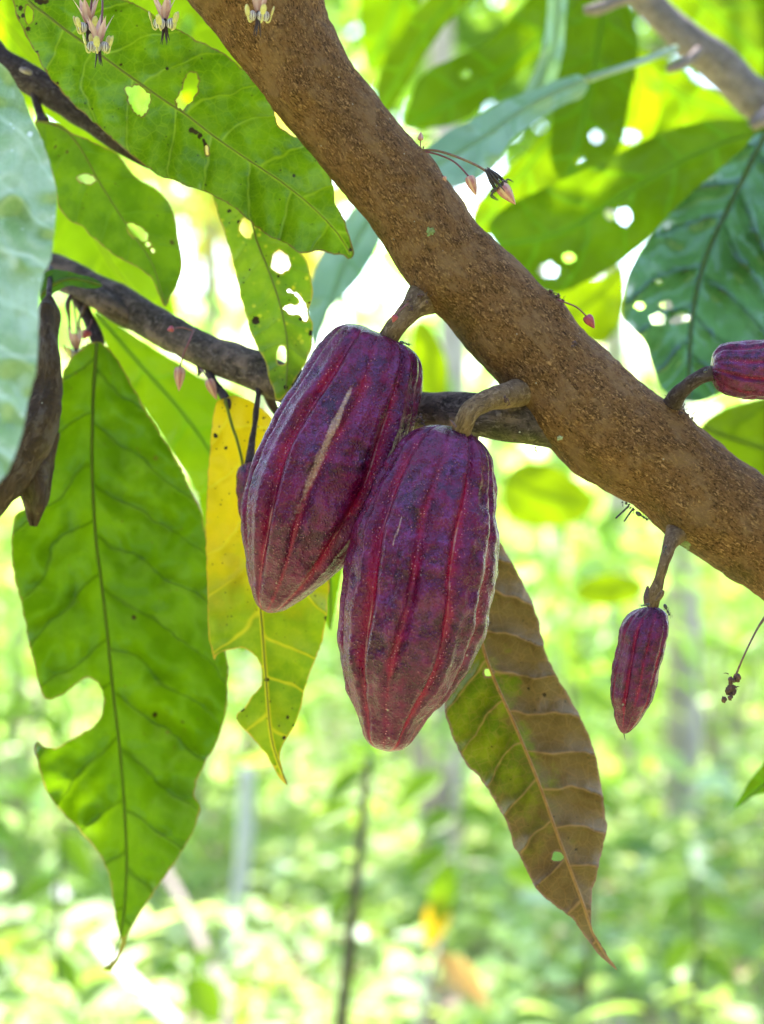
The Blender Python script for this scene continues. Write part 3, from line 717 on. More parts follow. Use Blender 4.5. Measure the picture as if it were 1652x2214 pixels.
# ------------------------------------------------------------------ near leaves
G1, G2 = (0.085, 0.16, 0.008), (0.06, 0.12, 0.006)
LM1 = leaf_mat('green leaf underside', G1, G2, (0.1850, 0.3182, 0.0022), ((0.22, 0.3, 0.02), (0.34, 0.46, 0.01)), spacing=105, vw=4.0, mw=5, spots=0.22, rim=4.0, rimcol=(0.13, 0.085, 0.02), trans=0.55, Bt=(0.1110, 0.2220, 0.0015), netw=0.35, gloss=0.45, rough=0.34)
L1 = leaf('cacao_leaf', 'large green leaf at the upper left with two ragged holes and a dark dead streak', LM1,
     [(22, -40), (30, 10), (38, 40), (52, 70), (66, 98), (76, 112), (92, 142), (112, 172), (136, 202), (165, 232), (200, 262), (245, 302), (290, 341), (340, 378), (400, 401), (455, 420), (500, 446), (530, 470), (560, 496), (590, 515), (620, 526), (642, 545), (665, 546), (690, 541), (715, 549), (742, 553), (753, 559), (765, 551),
      (762, 530), (750, 490), (737, 462), (725, 440), (722, 410), (712, 370), (705, 342), (690, 325), (660, 306), (630, 292), (606, 276), (598, 262), (592, 240), (577, 205), (560, 180), (540, 160), (515, 140), (490, 120), (465, 104), (430, 88), (400, 71), (375, 57), (350, 45), (328, 30), (300, 12), (275, 2), (240, -10), (190, -30), (130, -55), (70, -60)],
     [(30, -50), (62, 2), (100, 32), (145, 67), (200, 106), (260, 150), (310, 185), (360, 220), (400, 246), (450, 285), (500, 321), (560, 361), (620, 402), (680, 452), (730, 505), (757, 549)],
     1.16, tu=0.004, tv=-0.003, fold=0.006, wave=0.006, res=6.5,
     holes=[[(273, 190), (300, 187), (312, 193), (320, 205), (325, 215), (322, 235), (312, 246), (305, 251), (290, 240), (280, 220)],
            [(415, 157), (428, 170), (427, 195), (415, 215), (396, 236), (383, 230), (383, 215), (395, 190), (402, 168)],
            [(444, 316), (451, 320), (450, 336), (445, 335)], [(60, 12), (70, 22), (70, 44), (62, 50), (54, 36)]],
     dead=[(414, 281, 6), (423, 286, 6), (432, 294, 6), (439, 303, 5), (444, 312, 5), (358, 220, 3), (262, 139, 3), (45, 18, 6), (50, 35, 6), (60, 62, 6), (80, 112, 4), (85, 2, 10), (100, 4, 6), (757, 540, 6), (752, 525, 3)],
     spacing=105, va=0.35, vb=0.0022, corr=0.0034, midr=(0.0008, 0.0003), midmat=MRG, jag=1.9,
     petiole=[(-60, -180, 1.15, 0.0018), (-10, -110, 1.15, 0.0017), (32, -48, 1.155, 0.0016)])
LM2 = leaf_mat('speckled green leaf', (0.085, 0.18, 0.012), (0.055, 0.125, 0.01), (0.1924, 0.3108, 0.0037), ((0.06, 0.1, 0.015), (0.16, 0.3, 0.012)), spacing=80, vw=3.5, mw=4, spots=0.35, spotcol=(0.08, 0.07, 0.012), rim=3.5, rimcol=(0.2, 0.13, 0.03), trans=0.55, Bt=(0.1184, 0.2220, 0.0022))
leaf('cacao_leaf', 'narrow speckled green leaf hanging below the large holed leaf at the left', LM2,
     [(75, 262), (100, 262), (130, 270), (160, 290), (185, 297), (205, 308), (240, 325), (265, 345), (290, 380), (330, 405), (360, 430), (375, 460), (383, 500), (390, 540), (394, 570), (386, 610), (370, 640), (357, 664), (344, 640), (330, 605), (300, 580), (260, 560), (220, 530), (190, 505), (180, 490), (155, 480), (130, 455), (120, 420), (115, 385), (100, 345), (88, 310), (80, 280)],
     [(82, 262), (120, 272), (150, 290), (180, 330), (210, 385), (250, 450), (290, 510), (330, 572), (357, 658)],
     1.235, tu=0.006, tv=0.004, fold=0.01, wave=0.006, res=7,
     holes=[ell(297, 502, 27, 13, 38, 12, 0.1), ell(320, 528, 6, 5), ell(331, 541, 5, 3, 60), ell(186, 387, 19, 10, 8, 12, 0.15)],
     spacing=80, va=0.5, vb=0.0012, corr=0.002, midr=(0.0006, 0.0002), midmat=MRG,
     petiole=[(74, 195, 1.245, 0.0030), (79, 222, 1.242, 0.0024), (88, 250, 1.238, 0.0026), (92, 264, 1.235, 0.0038), (84, 270, 1.235, 0.002)], petmat=MTW)
LM3 = leaf_mat('yellow speckled leaf', (0.2, 0.27, 0.012), (0.11, 0.2, 0.012), (0.3108, 0.4440, 0.0148), ((0.1, 0.14, 0.02), (0.28, 0.4, 0.02)), spacing=60, vw=3.0, mw=4, spots=0.45, rim=4.5, rimcol=(0.33, 0.27, 0.03), trans=0.5, Bt=(0.1998, 0.3552, 0.0111), yspots=0.75, netw=0.4)
leaf('cacao_leaf', 'yellow-green leaf with many brown spots hanging above the scarred pod', LM3,
     [(450, 395), (458, 418), (465, 440), (480, 490), (500, 550), (512, 600), (520, 640), (535, 690), (545, 725), (565, 765), (575, 785), (580, 810), (592, 845), (600, 866), (622, 850), (645, 808), (665, 775), (674, 740), (675, 700), (668, 670), (677, 640), (672, 600), (665, 570), (650, 545), (630, 522), (600, 495), (570, 475), (540, 445), (500, 410)],
     [(500, 380), (535, 445), (555, 520), (575, 570), (600, 640), (615, 700), (622, 760), (618, 850)],
     1.185, tu=-0.004, tv=0.0, fold=0.012, wave=0.006, res=6,
     holes=[ell(534, 492, 16, 23, 0, 14, .06), ell(607, 567, 19, 24, -10, 14, .06), [(613, 664), (628, 659), (644, 661), (646, 650), (634, 634), (624, 627), (638, 632), (652, 646), (662, 662), (666, 690), (656, 694), (648, 680), (630, 680), (620, 674)], ell(609, 769, 11, 22, 0, 12, .06), ell(625, 629, 4, 3)],
     dead=[(553, 693, 9), (625, 650, 3), (603, 597, 4), (650, 690, 5), (668, 655, 4), (672, 720, 6), (637, 832, 6), (618, 838, 5), (548, 400, 3)], spacing=60, va=0.6, vb=0.001, corr=0.0018, midr=(0.0006, 0.0002), midmat=MRG, jag=1.6)
LM4 = leaf_mat('glossy pale leaf', (0.33, 0.42, 0.24), (0.23, 0.35, 0.15), (0.2, 0.36, 0.06), ((0.42, 0.5, 0.33), (0.3, 0.5, 0.2)), spacing=120, vw=14, mw=9, nscale=0.006, spots=0.1, spotcol=(0.6, 0.65, 0.6), rough=0.33, trans=0.25, gloss=0.9)  # base colour lightened to carry the sky's reflection
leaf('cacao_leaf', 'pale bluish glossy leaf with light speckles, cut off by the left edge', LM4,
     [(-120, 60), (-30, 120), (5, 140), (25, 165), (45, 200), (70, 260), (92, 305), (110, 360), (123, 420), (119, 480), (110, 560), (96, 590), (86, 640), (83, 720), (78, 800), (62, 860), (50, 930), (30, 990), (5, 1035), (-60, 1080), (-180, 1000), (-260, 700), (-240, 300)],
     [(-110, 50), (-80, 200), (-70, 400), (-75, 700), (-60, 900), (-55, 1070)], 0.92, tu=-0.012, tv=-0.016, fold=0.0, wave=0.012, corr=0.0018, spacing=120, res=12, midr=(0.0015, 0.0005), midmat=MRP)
LM6 = leaf_mat('broad green leaf', (0.07, 0.14, 0.006), (0.05, 0.105, 0.005), (0.1332, 0.2368, 0.0007), ((0.035, 0.07, 0.006), (0.055, 0.11, 0.001)), spacing=120, vw=7, mw=5, spots=0.14, spotcol=(0.1, 0.11, 0.01), trans=0.55, Bt=(0.0888, 0.1776, 0.0007), netw=0.12, nscale=0.006, rim=4.5, rimcol=(0.15, 0.12, 0.02), rough=0.36, vstr=1.0, bump=0.9)
leaf('cacao_leaf', 'largest green leaf, hanging at the lower left with a bite out of its left side', LM6,
     [(200, 742), (160, 768), (140, 800), (125, 870), (112, 940), (105, 1020), (92, 1080), (60, 1100), (36, 1110), (25, 1170), (30, 1240), (45, 1300), (60, 1380), (75, 1440), (90, 1500), (108, 1513), (140, 1500), (170, 1475), (192, 1466), (212, 1477), (223, 1503), (222, 1535), (205, 1568), (165, 1590), (130, 1613), (103, 1616), (82, 1602), (76, 1608), (82, 1650),
      (100, 1710), (140, 1760), (175, 1800), (210, 1840), (230, 1880), (243, 1940), (253, 2000), (262, 2035), (252, 2065), (238, 2083), (222, 2094), (240, 2096), (263, 2062), (285, 2005), (320, 1950), (360, 1890), (395, 1840), (425, 1780), (433, 1742), (420, 1715), (430, 1680), (450, 1640), (475, 1590), (490, 1530), (494, 1460), (488, 1400), (478, 1320), (462, 1230), (440, 1130), (410, 1050), (375, 985), (335, 920), (300, 860), (262, 790), (228, 748)],
     [(209, 742), (202, 850), (199, 1000), (206, 1150), (218, 1250), (230, 1350), (245, 1500), (262, 1650), (272, 1800), (273, 1900), (263, 2010), (236, 2092)],
     1.275, tu=0.006, tv=0.004, fold=-0.012, wave=0.012, res=8, spacing=120, va=0.55, vb=0.0012, corr=0.0038, jag=2.2, midr=(0.0010, 0.0003), midmat=MRD, dead=[(335, 1545, 7), (395, 1560, 5), (290, 1335, 5)],
     petiole=[(168, 640, 1.29, 0.0045), (188, 682, 1.285, 0.0036), (203, 715, 1.28, 0.0042), (212, 742, 1.275, 0.004), (209, 760, 1.275, 0.002)], petmat=MTW)
LM7 = leaf_mat('bright backlit leaf', (0.15, 0.25, 0.008), (0.12, 0.2, 0.008), (0.2442, 0.3552, 0.0015), ((0.07, 0.14, 0.01), (0.16, 0.33, 0.006)), spacing=130, vw=7, mw=8, spots=0.06, trans=0.6, netw=0.05, nscale=0.005, Bt=(0.1924, 0.3108, 0.0015))
leaf('cacao_leaf', 'bright light green leaf behind the largest lower left leaf, below the side branch', LM7,
     [(205, 675), (260, 705), (320, 745), (380, 780), (440, 820), (510, 850), (570, 890), (610, 950), (620, 1100), (590, 1280), (540, 1400), (500, 1380), (450, 1220), (430, 1080), (380, 990), (330, 910), (270, 820), (225, 740)],
     [(210, 680), (300, 785), (400, 900), (470, 1010), (530, 1200), (535, 1395)], 1.40, tu=-0.01, wave=0.012, res=12, spacing=130, corr=0.003, midr=(0.0008, 0.0003), midmat=MRD)
LM8 = leaf_mat('yellowing leaf', (0.24, 0.27, 0.01), (0.12, 0.18, 0.008), (0.3, 0.38, 0.006), ((0.45, 0.33, 0.02), (0.8, 0.62, 0.015)), spacing=110, vw=6, mw=6, spots=0.4, rim=3.0, rimcol=(0.4, 0.24, 0.02), trans=0.5, Bt=(0.16, 0.27, 0.004), netw=0.1,
               tcol=((0.58, 0.4, 0.006), (0.7, 0.46, 0.003)), t0=520, t1=260, nscale=0.009)
leaf('cacao_leaf', 'yellow leaf turning green towards its torn tip, hanging behind the two large pods', LM8,
     [(468, 870), (490, 860), (515, 857), (545, 868), (575, 890), (610, 940), (650, 1000), (700, 1150), (712, 1240), (708, 1300), (705, 1342), (695, 1390), (680, 1430), (665, 1470), (655, 1510), (640, 1560), (625, 1590), (609, 1610), (605, 1640), (612, 1670), (623, 1698), (605, 1682), (590, 1657), (575, 1630), (550, 1600), (530, 1580), (513, 1562), (512, 1545), (528, 1530), (545, 1505), (560, 1490), (566, 1470), (560, 1430), (545, 1412), (522, 1400), (500, 1405), (480, 1408), (470, 1416), (464, 1427), (456, 1400), (450, 1350), (448, 1250), (445, 1150), (448, 1050), (453, 980), (459, 915)],
     [(487, 862), (500, 915), (521, 985), (545, 1150), (562, 1300), (574, 1450), (588, 1600), (621, 1696)],
     1.205, tu=0.0, fold=0.008, wave=0.007, res=7, spacing=110, va=0.6, vb=0.001, corr=0.002, midr=(0.0009, 0.0003), midmat=MRG,
     dead=[(706, 1337, 6), (578, 1470, 6), (524, 1533, 7), (622, 1550, 5), (637, 1568, 5), (512, 1555, 4), (700, 1390, 3)], jag=1.5,
     petiole=[(452, 800, 1.232, 0.0028), (462, 825, 1.225, 0.0022), (477, 845, 1.218, 0.0025), (490, 866, 1.208, 0.0026), (495, 885, 1.206, 0.001)], petmat=MTW)
LM9 = leaf_mat('dying brown leaf', (0.15, 0.15, 0.01), (0.07, 0.09, 0.007), (0.17, 0.19, 0.004), ((0.4, 0.22, 0.1), (0.26, 0.12, 0.025)), spacing=92, vw=3.6, mw=5.0, bump=1.0, spots=0.16, rim=6.0, rimcol=(0.16, 0.085, 0.05), trans=0.4, Bt=(0.1, 0.14, 0.003),
               side=((0.16, 0.098, 0.04), (0.11, 0.065, 0.018), -1.0, 8), netw=0.3, tcol=((0.16, 0.095, 0.05), (0.1, 0.055, 0.015)), t0=480, t1=760, yspots=0.0, rough=0.5, gloss=0.1, nscale=0.016)
leaf('cacao_leaf', 'half green half brown crinkled leaf hanging right of the two large pods', LM9,
     [(985, 1210), (975, 1350), (985, 1450), (962, 1525), (975, 1582), (1000, 1640), (1050, 1700), (1085, 1758), (1100, 1790), (1108, 1822), (1125, 1852), (1140, 1885), (1162, 1925), (1200, 1958), (1240, 1990), (1268, 2030), (1300, 2070), (1335, 2098), (1312, 2062), (1291, 2030), (1279, 1992), (1279, 1942), (1288, 1900), (1293, 1878), (1303, 1830), (1313, 1790), (1308, 1757), (1301, 1700), (1290, 1640), (1270, 1582), (1240, 1522), (1205, 1462), (1180, 1410), (1165, 1342), (1145, 1290), (1120, 1240), (1092, 1190), (1072, 1155), (1030, 1130)],
     [(1010, 1135), (1020, 1260), (1040, 1380), (1066, 1462), (1110, 1560), (1160, 1680), (1190, 1762), (1222, 1850), (1260, 1952), (1287, 2026), (1333, 2096)],
     1.165, tu=0.006, tv=-0.004, fold=0.02, wave=0.006, res=6, spacing=92, va=0.35, vb=0.0016, corr=0.0062, midr=(0.0010, 0.0003), midmat=MRB,
     holes=[ell(1057, 1455, 11, 8, 20, 10, .2), ell(1206, 1852, 13, 10, 0, 12, .1)], dead=[(1176, 1502, 5)], jag=1.8,
     petiole=[(1040, 900, 1.145, 0.0022), (1015, 1000, 1.16, 0.002), (1010, 1140, 1.165, 0.0018)], petmat=MTW)
# bright leaf tip between the two pods
leaf('cacao_leaf', 'small bright green leaf tip showing between the two large pods', LM7,
     [(640, 1130), (720, 1120), (745, 1180), (735, 1260), (722, 1330), (714, 1364), (702, 1340), (680, 1280), (650, 1210)], [(690, 1125), (712, 1240), (715, 1360)], 1.33, res=9, spacing=60, midmat=MRG, midr=(0.001, 0.0004))
# rolled dry leaf
MDRY = bark_mat('dry leaf', (0.07, 0.04, 0.025), (0.15, 0.095, 0.065), (0.04, 0.025, 0.018), moss_shade_amt=0.35, sc=0.35, fleck=0.7, grey=(0.11, 0.078, 0.065), moss_shade=(0.1, 0.09, 0.02))
dry = thing('dead_leaf', 'dead brown leaf rolled up lengthwise, hanging behind the pale glossy leaf at the left edge', 'dead leaf', P(105, 645, 1.2))
def crumple(p, L, a, t): return 0.0035*mn.noise(p*45)+0.0012*mn.noise(p*160)+0.0018*math.cos(3*a+L*40)
def dpart(name, pts, flat=0.6):
    q = [P(u, v, d) for u, v, r, d in pts]; rr = [1.75*r*d/F for u, v, r, d in pts]
    v, f, uv = tube(q, rr, seg=40, disp=crumple, flat=flat, step=10)
    return obj(name, v, f, MDRY, dry, uvs={'uv': uv}, attrs={'moss_shade': [mn.noise(x*60)*1.2 for x in v]})
dpart('rolled_blade', [(106, 640, 8, 1.2), (102, 668, 22, 1.2), (98, 720, 22, 1.195), (104, 790, 30, 1.19), (98, 860, 37, 1.19), (80, 930, 40, 1.185), (45, 985, 40, 1.18), (10, 1040, 40, 1.175), (-40, 1110, 34, 1.17)])
dpart('rolled_tip', [(105, 930, 18, 1.2), (92, 980, 26, 1.2), (80, 1040, 33, 1.195), (80, 1085, 24, 1.19), (76, 1118, 12, 1.19), (74, 1138, 2, 1.19)])
part_tube('petiole', dry, [(110, 580, 1.25, 6), (107, 620, 1.21, 6), (106, 645, 1.2, 7)], MTW)
# dark green piece folded over the side branch
LM5 = leaf_mat('deep green leaf', (0.05, 0.11, 0.01), (0.03, 0.07, 0.008), (0.08, 0.2, 0.006), ((0.03, 0.05, 0.01), (0.06, 0.12, 0.006)), spacing=60, trans=0.4)
leaf('cacao_leaf', 'small dark green leaf folded over the left end of the side branch', LM5,
     [(84, 602), (108, 584), (150, 588), (205, 603), (222, 618), (190, 624), (150, 618), (118, 634), (90, 652)], [(86, 640), (120, 612), (160, 602), (220, 616)], 1.225, res=6, spacing=50, midmat=MRD, midr=(0.0012, 0.0005), curl=0.01)

# ------------------------------------------------------------------ thinner twigs and rear branch
tw = thing('twig', 'dark thin twig running behind the large holed leaf from the left edge', 'twig', P(-200, 60, 1.25))
TWP = [(-260, -20, 1.27, 34), (-60, 80, 1.26, 33), (0, 135, 1.255, 33), (60, 170, 1.25, 33), (130, 212, 1.245, 32), (190, 252, 1.24, 31), (260, 300, 1.235, 29), (340, 345, 1.235, 26), (430, 380, 1.24, 24), (520, 400, 1.25, 22), (600, 380, 1.25, 20), (700, 250, 1.22, 24)]
part_tube('stem', tw, TWP, MTW, seg=40, disp=lambda p, L, a, t: 0.0007*mn.noise(p*90))
part_tube('bud_scar', tw, [(46, 150, 1.222, 6), (56, 152, 1.218, 8), (66, 158, 1.222, 5)], MPL, seg=10, disp=nub)
rb = thing('branch', 'pale pinkish out of focus branch in the upper right corner', 'branch', P(1900, 500, 1.62))
part_tube('limb', rb, [(1230, -180, 1.66, 34), (1380, -20, 1.65, 34), (1440, 45, 1.645, 35), (1500, 95, 1.64, 38), (1560, 145, 1.64, 42), (1610, 195, 1.64, 42), (1652, 230, 1.64, 44), (1760, 330, 1.64, 46), (1950, 520, 1.64, 50)], MPL, seg=40, disp=lambda p, L, a, t: 0.0012*mn.noise(p*40)+0.0006*mn.noise(p*140))
part_tube('spur', rb, [(1510, 110, 1.62, 12), (1490, 130, 1.61, 12), (1460, 145, 1.60, 11), (1440, 150, 1.60, 9)], MPL)
part_tube('spur', rb, [(1400, -10, 1.62, 10), (1340, 2, 1.61, 12), (1290, 20, 1.60, 14), (1262, 22, 1.60, 8)], MPL)
part_tube('spur', rb, [(1670, 240, 1.62, 20), (1640, 262, 1.6, 16), (1625, 275, 1.6, 12)], MPL)

# ------------------------------------------------------------------ leaves behind, out of focus
def blm(name, A, B, T, vein, **k):
    kk = dict(spacing=110, vw=8, mw=9, spots=0.05, netw=0.05, nscale=0.005); kk.update(k)
    return leaf_mat(name, A, B, T, vein, **kk)
BG = blm('rear green leaf', (0.08, 0.15, 0.008), (0.06, 0.12, 0.006), (0.1184, 0.2072, 0.0007), ((0.04, 0.1, 0.01), (0.12, 0.28, 0.006)), trans=0.6)
BM = blm('rear mid green leaf', (0.12, 0.21, 0.008), (0.1, 0.18, 0.008), (0.1554, 0.2442, 0.0015), ((0.07, 0.16, 0.01), (0.2, 0.4, 0.006)), trans=0.6)
BL = blm('rear lime leaf', (0.2, 0.3, 0.008), (0.16, 0.25, 0.008), (0.26, 0.4, 0.003), ((0.15, 0.23, 0.01), (0.36, 0.5, 0.004)), trans=0.65)
BSN = blm('rear sunlit leaf', (0.08, 0.13, 0.006), (0.06, 0.1, 0.005), (0.15, 0.22, 0.001), ((0.06, 0.1, 0.006), (0.07, 0.12, 0.001)), trans=0.6)
BP = blm('rear glossy leaf', (0.34, 0.44, 0.38), (0.26, 0.38, 0.3), (0.2, 0.4, 0.1), ((0.15, 0.26, 0.15), (0.2, 0.4, 0.1)), trans=0.2, rough=0.32, gloss=1.0)  # pale bluish base paints sky gloss into the colour
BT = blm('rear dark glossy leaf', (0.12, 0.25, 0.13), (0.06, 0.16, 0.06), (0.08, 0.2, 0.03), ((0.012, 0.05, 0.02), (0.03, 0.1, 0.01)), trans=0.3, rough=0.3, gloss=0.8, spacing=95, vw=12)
def bleaf(label, mat, ol, mid, d, **k):
    kk = dict(res=13, spacing=110, corr=0.003, wave=0.012, midmat=MRP if mat in (BP,) else MRD, midr=(0.0011, 0.0004), jag=1.5, cat='leaf'); kk.update(k)
    return leaf('cacao_leaf', label, mat, ol, mid, d, **kk)
bleaf('lime leaf filling the top left corner behind the large holed leaf', BL, [(-140, -80), (40, -120), (90, 0), (130, 120), (200, 230), (240, 290), (270, 330), (200, 330), (110, 260), (20, 210), (-120, 120)], [(-120, -90), (0, 40), (120, 180), (265, 328)], 1.75)
bleaf('lime leaf showing between the large holed leaf and the thick branch', BL, [(180, -120), (420, -140), (520, 0), (560, 120), (580, 240), (500, 262), (420, 240), (370, 180), (330, 110), (230, 20)], [(200, -115), (380, 40), (560, 250)], 1.8, holes=[ell(403, 62, 17, 28, 20, 12, .1)])
bleaf('broad lime leaf above the side branch at the left', BL, [(60, 330), (130, 340), (200, 420), (290, 500), (350, 590), (380, 700), (330, 720), (250, 680), (170, 620), (90, 590), (40, 480)], [(80, 335), (180, 470), (260, 600), (360, 710)], 1.65)
bleaf('dark green leaf with a light speck above the flower buds, upper right of centre', BG, [(878, 275), (888, 215), (903, 175), (940, 145), (985, 122), (1045, 97), (1085, 60), (1120, 20), (1180, -30), (1250, -40), (1245, 30), (1206, 85), (1126, 155), (1070, 205), (1010, 255), (951, 274)], [(1270, -30), (1180, 70), (1060, 170), (890, 268)], 1.78, tu=0.01, holes=[ell(1006, 160, 12, 12)])
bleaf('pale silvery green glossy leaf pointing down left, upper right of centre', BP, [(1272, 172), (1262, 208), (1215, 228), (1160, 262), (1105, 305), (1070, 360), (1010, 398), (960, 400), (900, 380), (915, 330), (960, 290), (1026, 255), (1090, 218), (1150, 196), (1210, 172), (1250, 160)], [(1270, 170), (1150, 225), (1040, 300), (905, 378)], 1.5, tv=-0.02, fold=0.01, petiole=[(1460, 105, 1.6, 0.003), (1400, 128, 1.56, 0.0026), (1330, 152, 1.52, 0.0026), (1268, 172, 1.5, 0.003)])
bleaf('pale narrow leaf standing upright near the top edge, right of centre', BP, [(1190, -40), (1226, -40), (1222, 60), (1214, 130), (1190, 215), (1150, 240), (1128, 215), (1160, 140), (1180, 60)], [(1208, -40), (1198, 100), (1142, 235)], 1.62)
bleaf('large upright green leaf near the top edge, left of the pale rear branch', BG, [(1221, 60), (1270, -20), (1340, -10), (1380, 90), (1362, 220), (1338, 320), (1285, 378), (1225, 396), (1190, 340), (1200, 210)], [(1310, -20), (1290, 120), (1262, 260), (1230, 390)], 1.72, holes=[ell(1291, 297, 15, 15), ell(1253, 346, 13, 13)])
bleaf('bright lime leaf strip below the pale rear branch', BL, [(1330, 130), (1420, 150), (1430, 230), (1412, 290), (1384, 330), (1325, 345), (1322, 250)], [(1370, 135), (1380, 240), (1340, 335)], 1.85, holes=[ell(1364, 296, 26, 18)])
bleaf('broad green leaf lying across the upper right behind the flower bud', BM, [(1020, 470), (1060, 400), (1120, 345), (1190, 270), (1240, 240), (1260, 320), (1230, 400), (1150, 445), (1080, 500), (1040, 510)], [(1235, 245), (1150, 350), (1030, 500)], 1.82)
bleaf('very large dark green leaf with round holes behind the thick branch, right of centre', BG, [(1056, 490), (1090, 450), (1136, 425), (1226, 385), (1326, 338), (1426, 290), (1530, 262), (1652, 262), (1720, 280), (1600, 350), (1500, 430), (1420, 500), (1350, 560), (1280, 602), (1200, 634), (1140, 600), (1085, 545)], [(1715, 275), (1560, 310), (1400, 390), (1220, 500), (1075, 530)], 1.62, tu=0.004, holes=[ell(1350, 468, 15, 19), ell(1320, 463, 13, 13), ell(1185, 584, 22, 16), ell(1230, 557, 12, 10)])
bleaf('green leaf at the right below the pale rear branch, crossed by its thin stalk', BM, [(1356, 120), (1430, 120), (1500, 175), (1580, 215), (1680, 262), (1640, 285), (1560, 295), (1440, 310), (1380, 330), (1400, 220)], [(1360, 125), (1480, 210), (1670, 270)], 1.9)
bleaf('green leaf filling the top right corner above the pale rear branch', BM, [(1400, -80), (1760, -100), (1780, 260), (1680, 230), (1600, 150), (1510, 75), (1440, 20)], [(1430, -80), (1560, 40), (1760, 250)], 2.0)
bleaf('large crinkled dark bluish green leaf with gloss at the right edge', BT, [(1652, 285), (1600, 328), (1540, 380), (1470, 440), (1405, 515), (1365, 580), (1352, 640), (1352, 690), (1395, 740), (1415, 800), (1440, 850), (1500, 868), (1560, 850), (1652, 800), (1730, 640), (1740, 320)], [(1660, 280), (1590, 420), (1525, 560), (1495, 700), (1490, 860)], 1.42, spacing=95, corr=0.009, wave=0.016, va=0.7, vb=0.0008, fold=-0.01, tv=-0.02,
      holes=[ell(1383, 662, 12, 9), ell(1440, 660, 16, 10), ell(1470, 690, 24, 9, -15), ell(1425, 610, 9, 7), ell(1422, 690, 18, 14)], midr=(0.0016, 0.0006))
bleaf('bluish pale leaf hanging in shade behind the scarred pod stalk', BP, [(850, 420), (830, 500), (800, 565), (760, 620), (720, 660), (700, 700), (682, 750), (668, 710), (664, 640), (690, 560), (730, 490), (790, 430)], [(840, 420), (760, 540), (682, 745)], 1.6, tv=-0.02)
bleaf('lime leaf with sunlit patches low at the right edge, behind the thick branch', BSN, [(1512, 930), (1545, 895), (1600, 872), (1700, 858), (1760, 900), (1740, 1060), (1652, 1060), (1580, 1000), (1530, 960)], [(1520, 925), (1620, 960), (1750, 1000)], 1.6)
bleaf('green leaf tip entering from the right edge low down', BG, [(1588, 1748), (1606, 1712), (1636, 1668), (1690, 1610), (1780, 1600), (1760, 1690), (1690, 1705), (1630, 1722)], [(1770, 1610), (1660, 1690), (1590, 1748)], 1.36)
bleaf('lime leaf behind the thick branch next to the small red bud', BSN, [(1190, 640), (1250, 606), (1300, 600), (1345, 575), (1352, 660), (1335, 715), (1290, 745), (1230, 700)], [(1345, 580), (1270, 660), (1210, 690)], 2.2)
bleaf('bright green leaf seen between the thick branch and the side branch', BSN, [(905, 690), (940, 720), (968, 790), (960, 860), (925, 880), (895, 800), (890, 730)], [(905, 690), (935, 780), (930, 870)], 2.3)
bleaf('long light green diagonal leaf near the top edge right of the thick branch', BM, [(815, 250), (820, 160), (870, 70), (940, -20), (1010, -60), (1030, -20), (960, 60), (900, 150), (850, 230)], [(1020, -50), (920, 70), (825, 235)], 1.85)
bleaf('dark shaded leaf at the top edge just right of the thick branch', BG, [(790, -40), (870, -80), (910, -20), (890, 60), (850, 120), (800, 150), (780, 60)], [(870, -70), (850, 30), (800, 140)], 2.1)
bleaf('pale leaf below the thick branch above the small pod, far behind', BSN, [(1240, 1285), (1275, 1250), (1330, 1240), (1385, 1255), (1392, 1280), (1350, 1305), (1290, 1310)], [(1390, 1265), (1320, 1275), (1245, 1290)], 3.2, res=10)
bleaf('round light green leaf behind, just below the fork of the thick branch', BSN, [(1085, 1060), (1110, 1010), (1180, 1000), (1250, 1040), (1285, 1090), (1240, 1130), (1160, 1140), (1100, 1120)], [(1090, 1030), (1170, 1070), (1280, 1095)], 2.9, res=12)

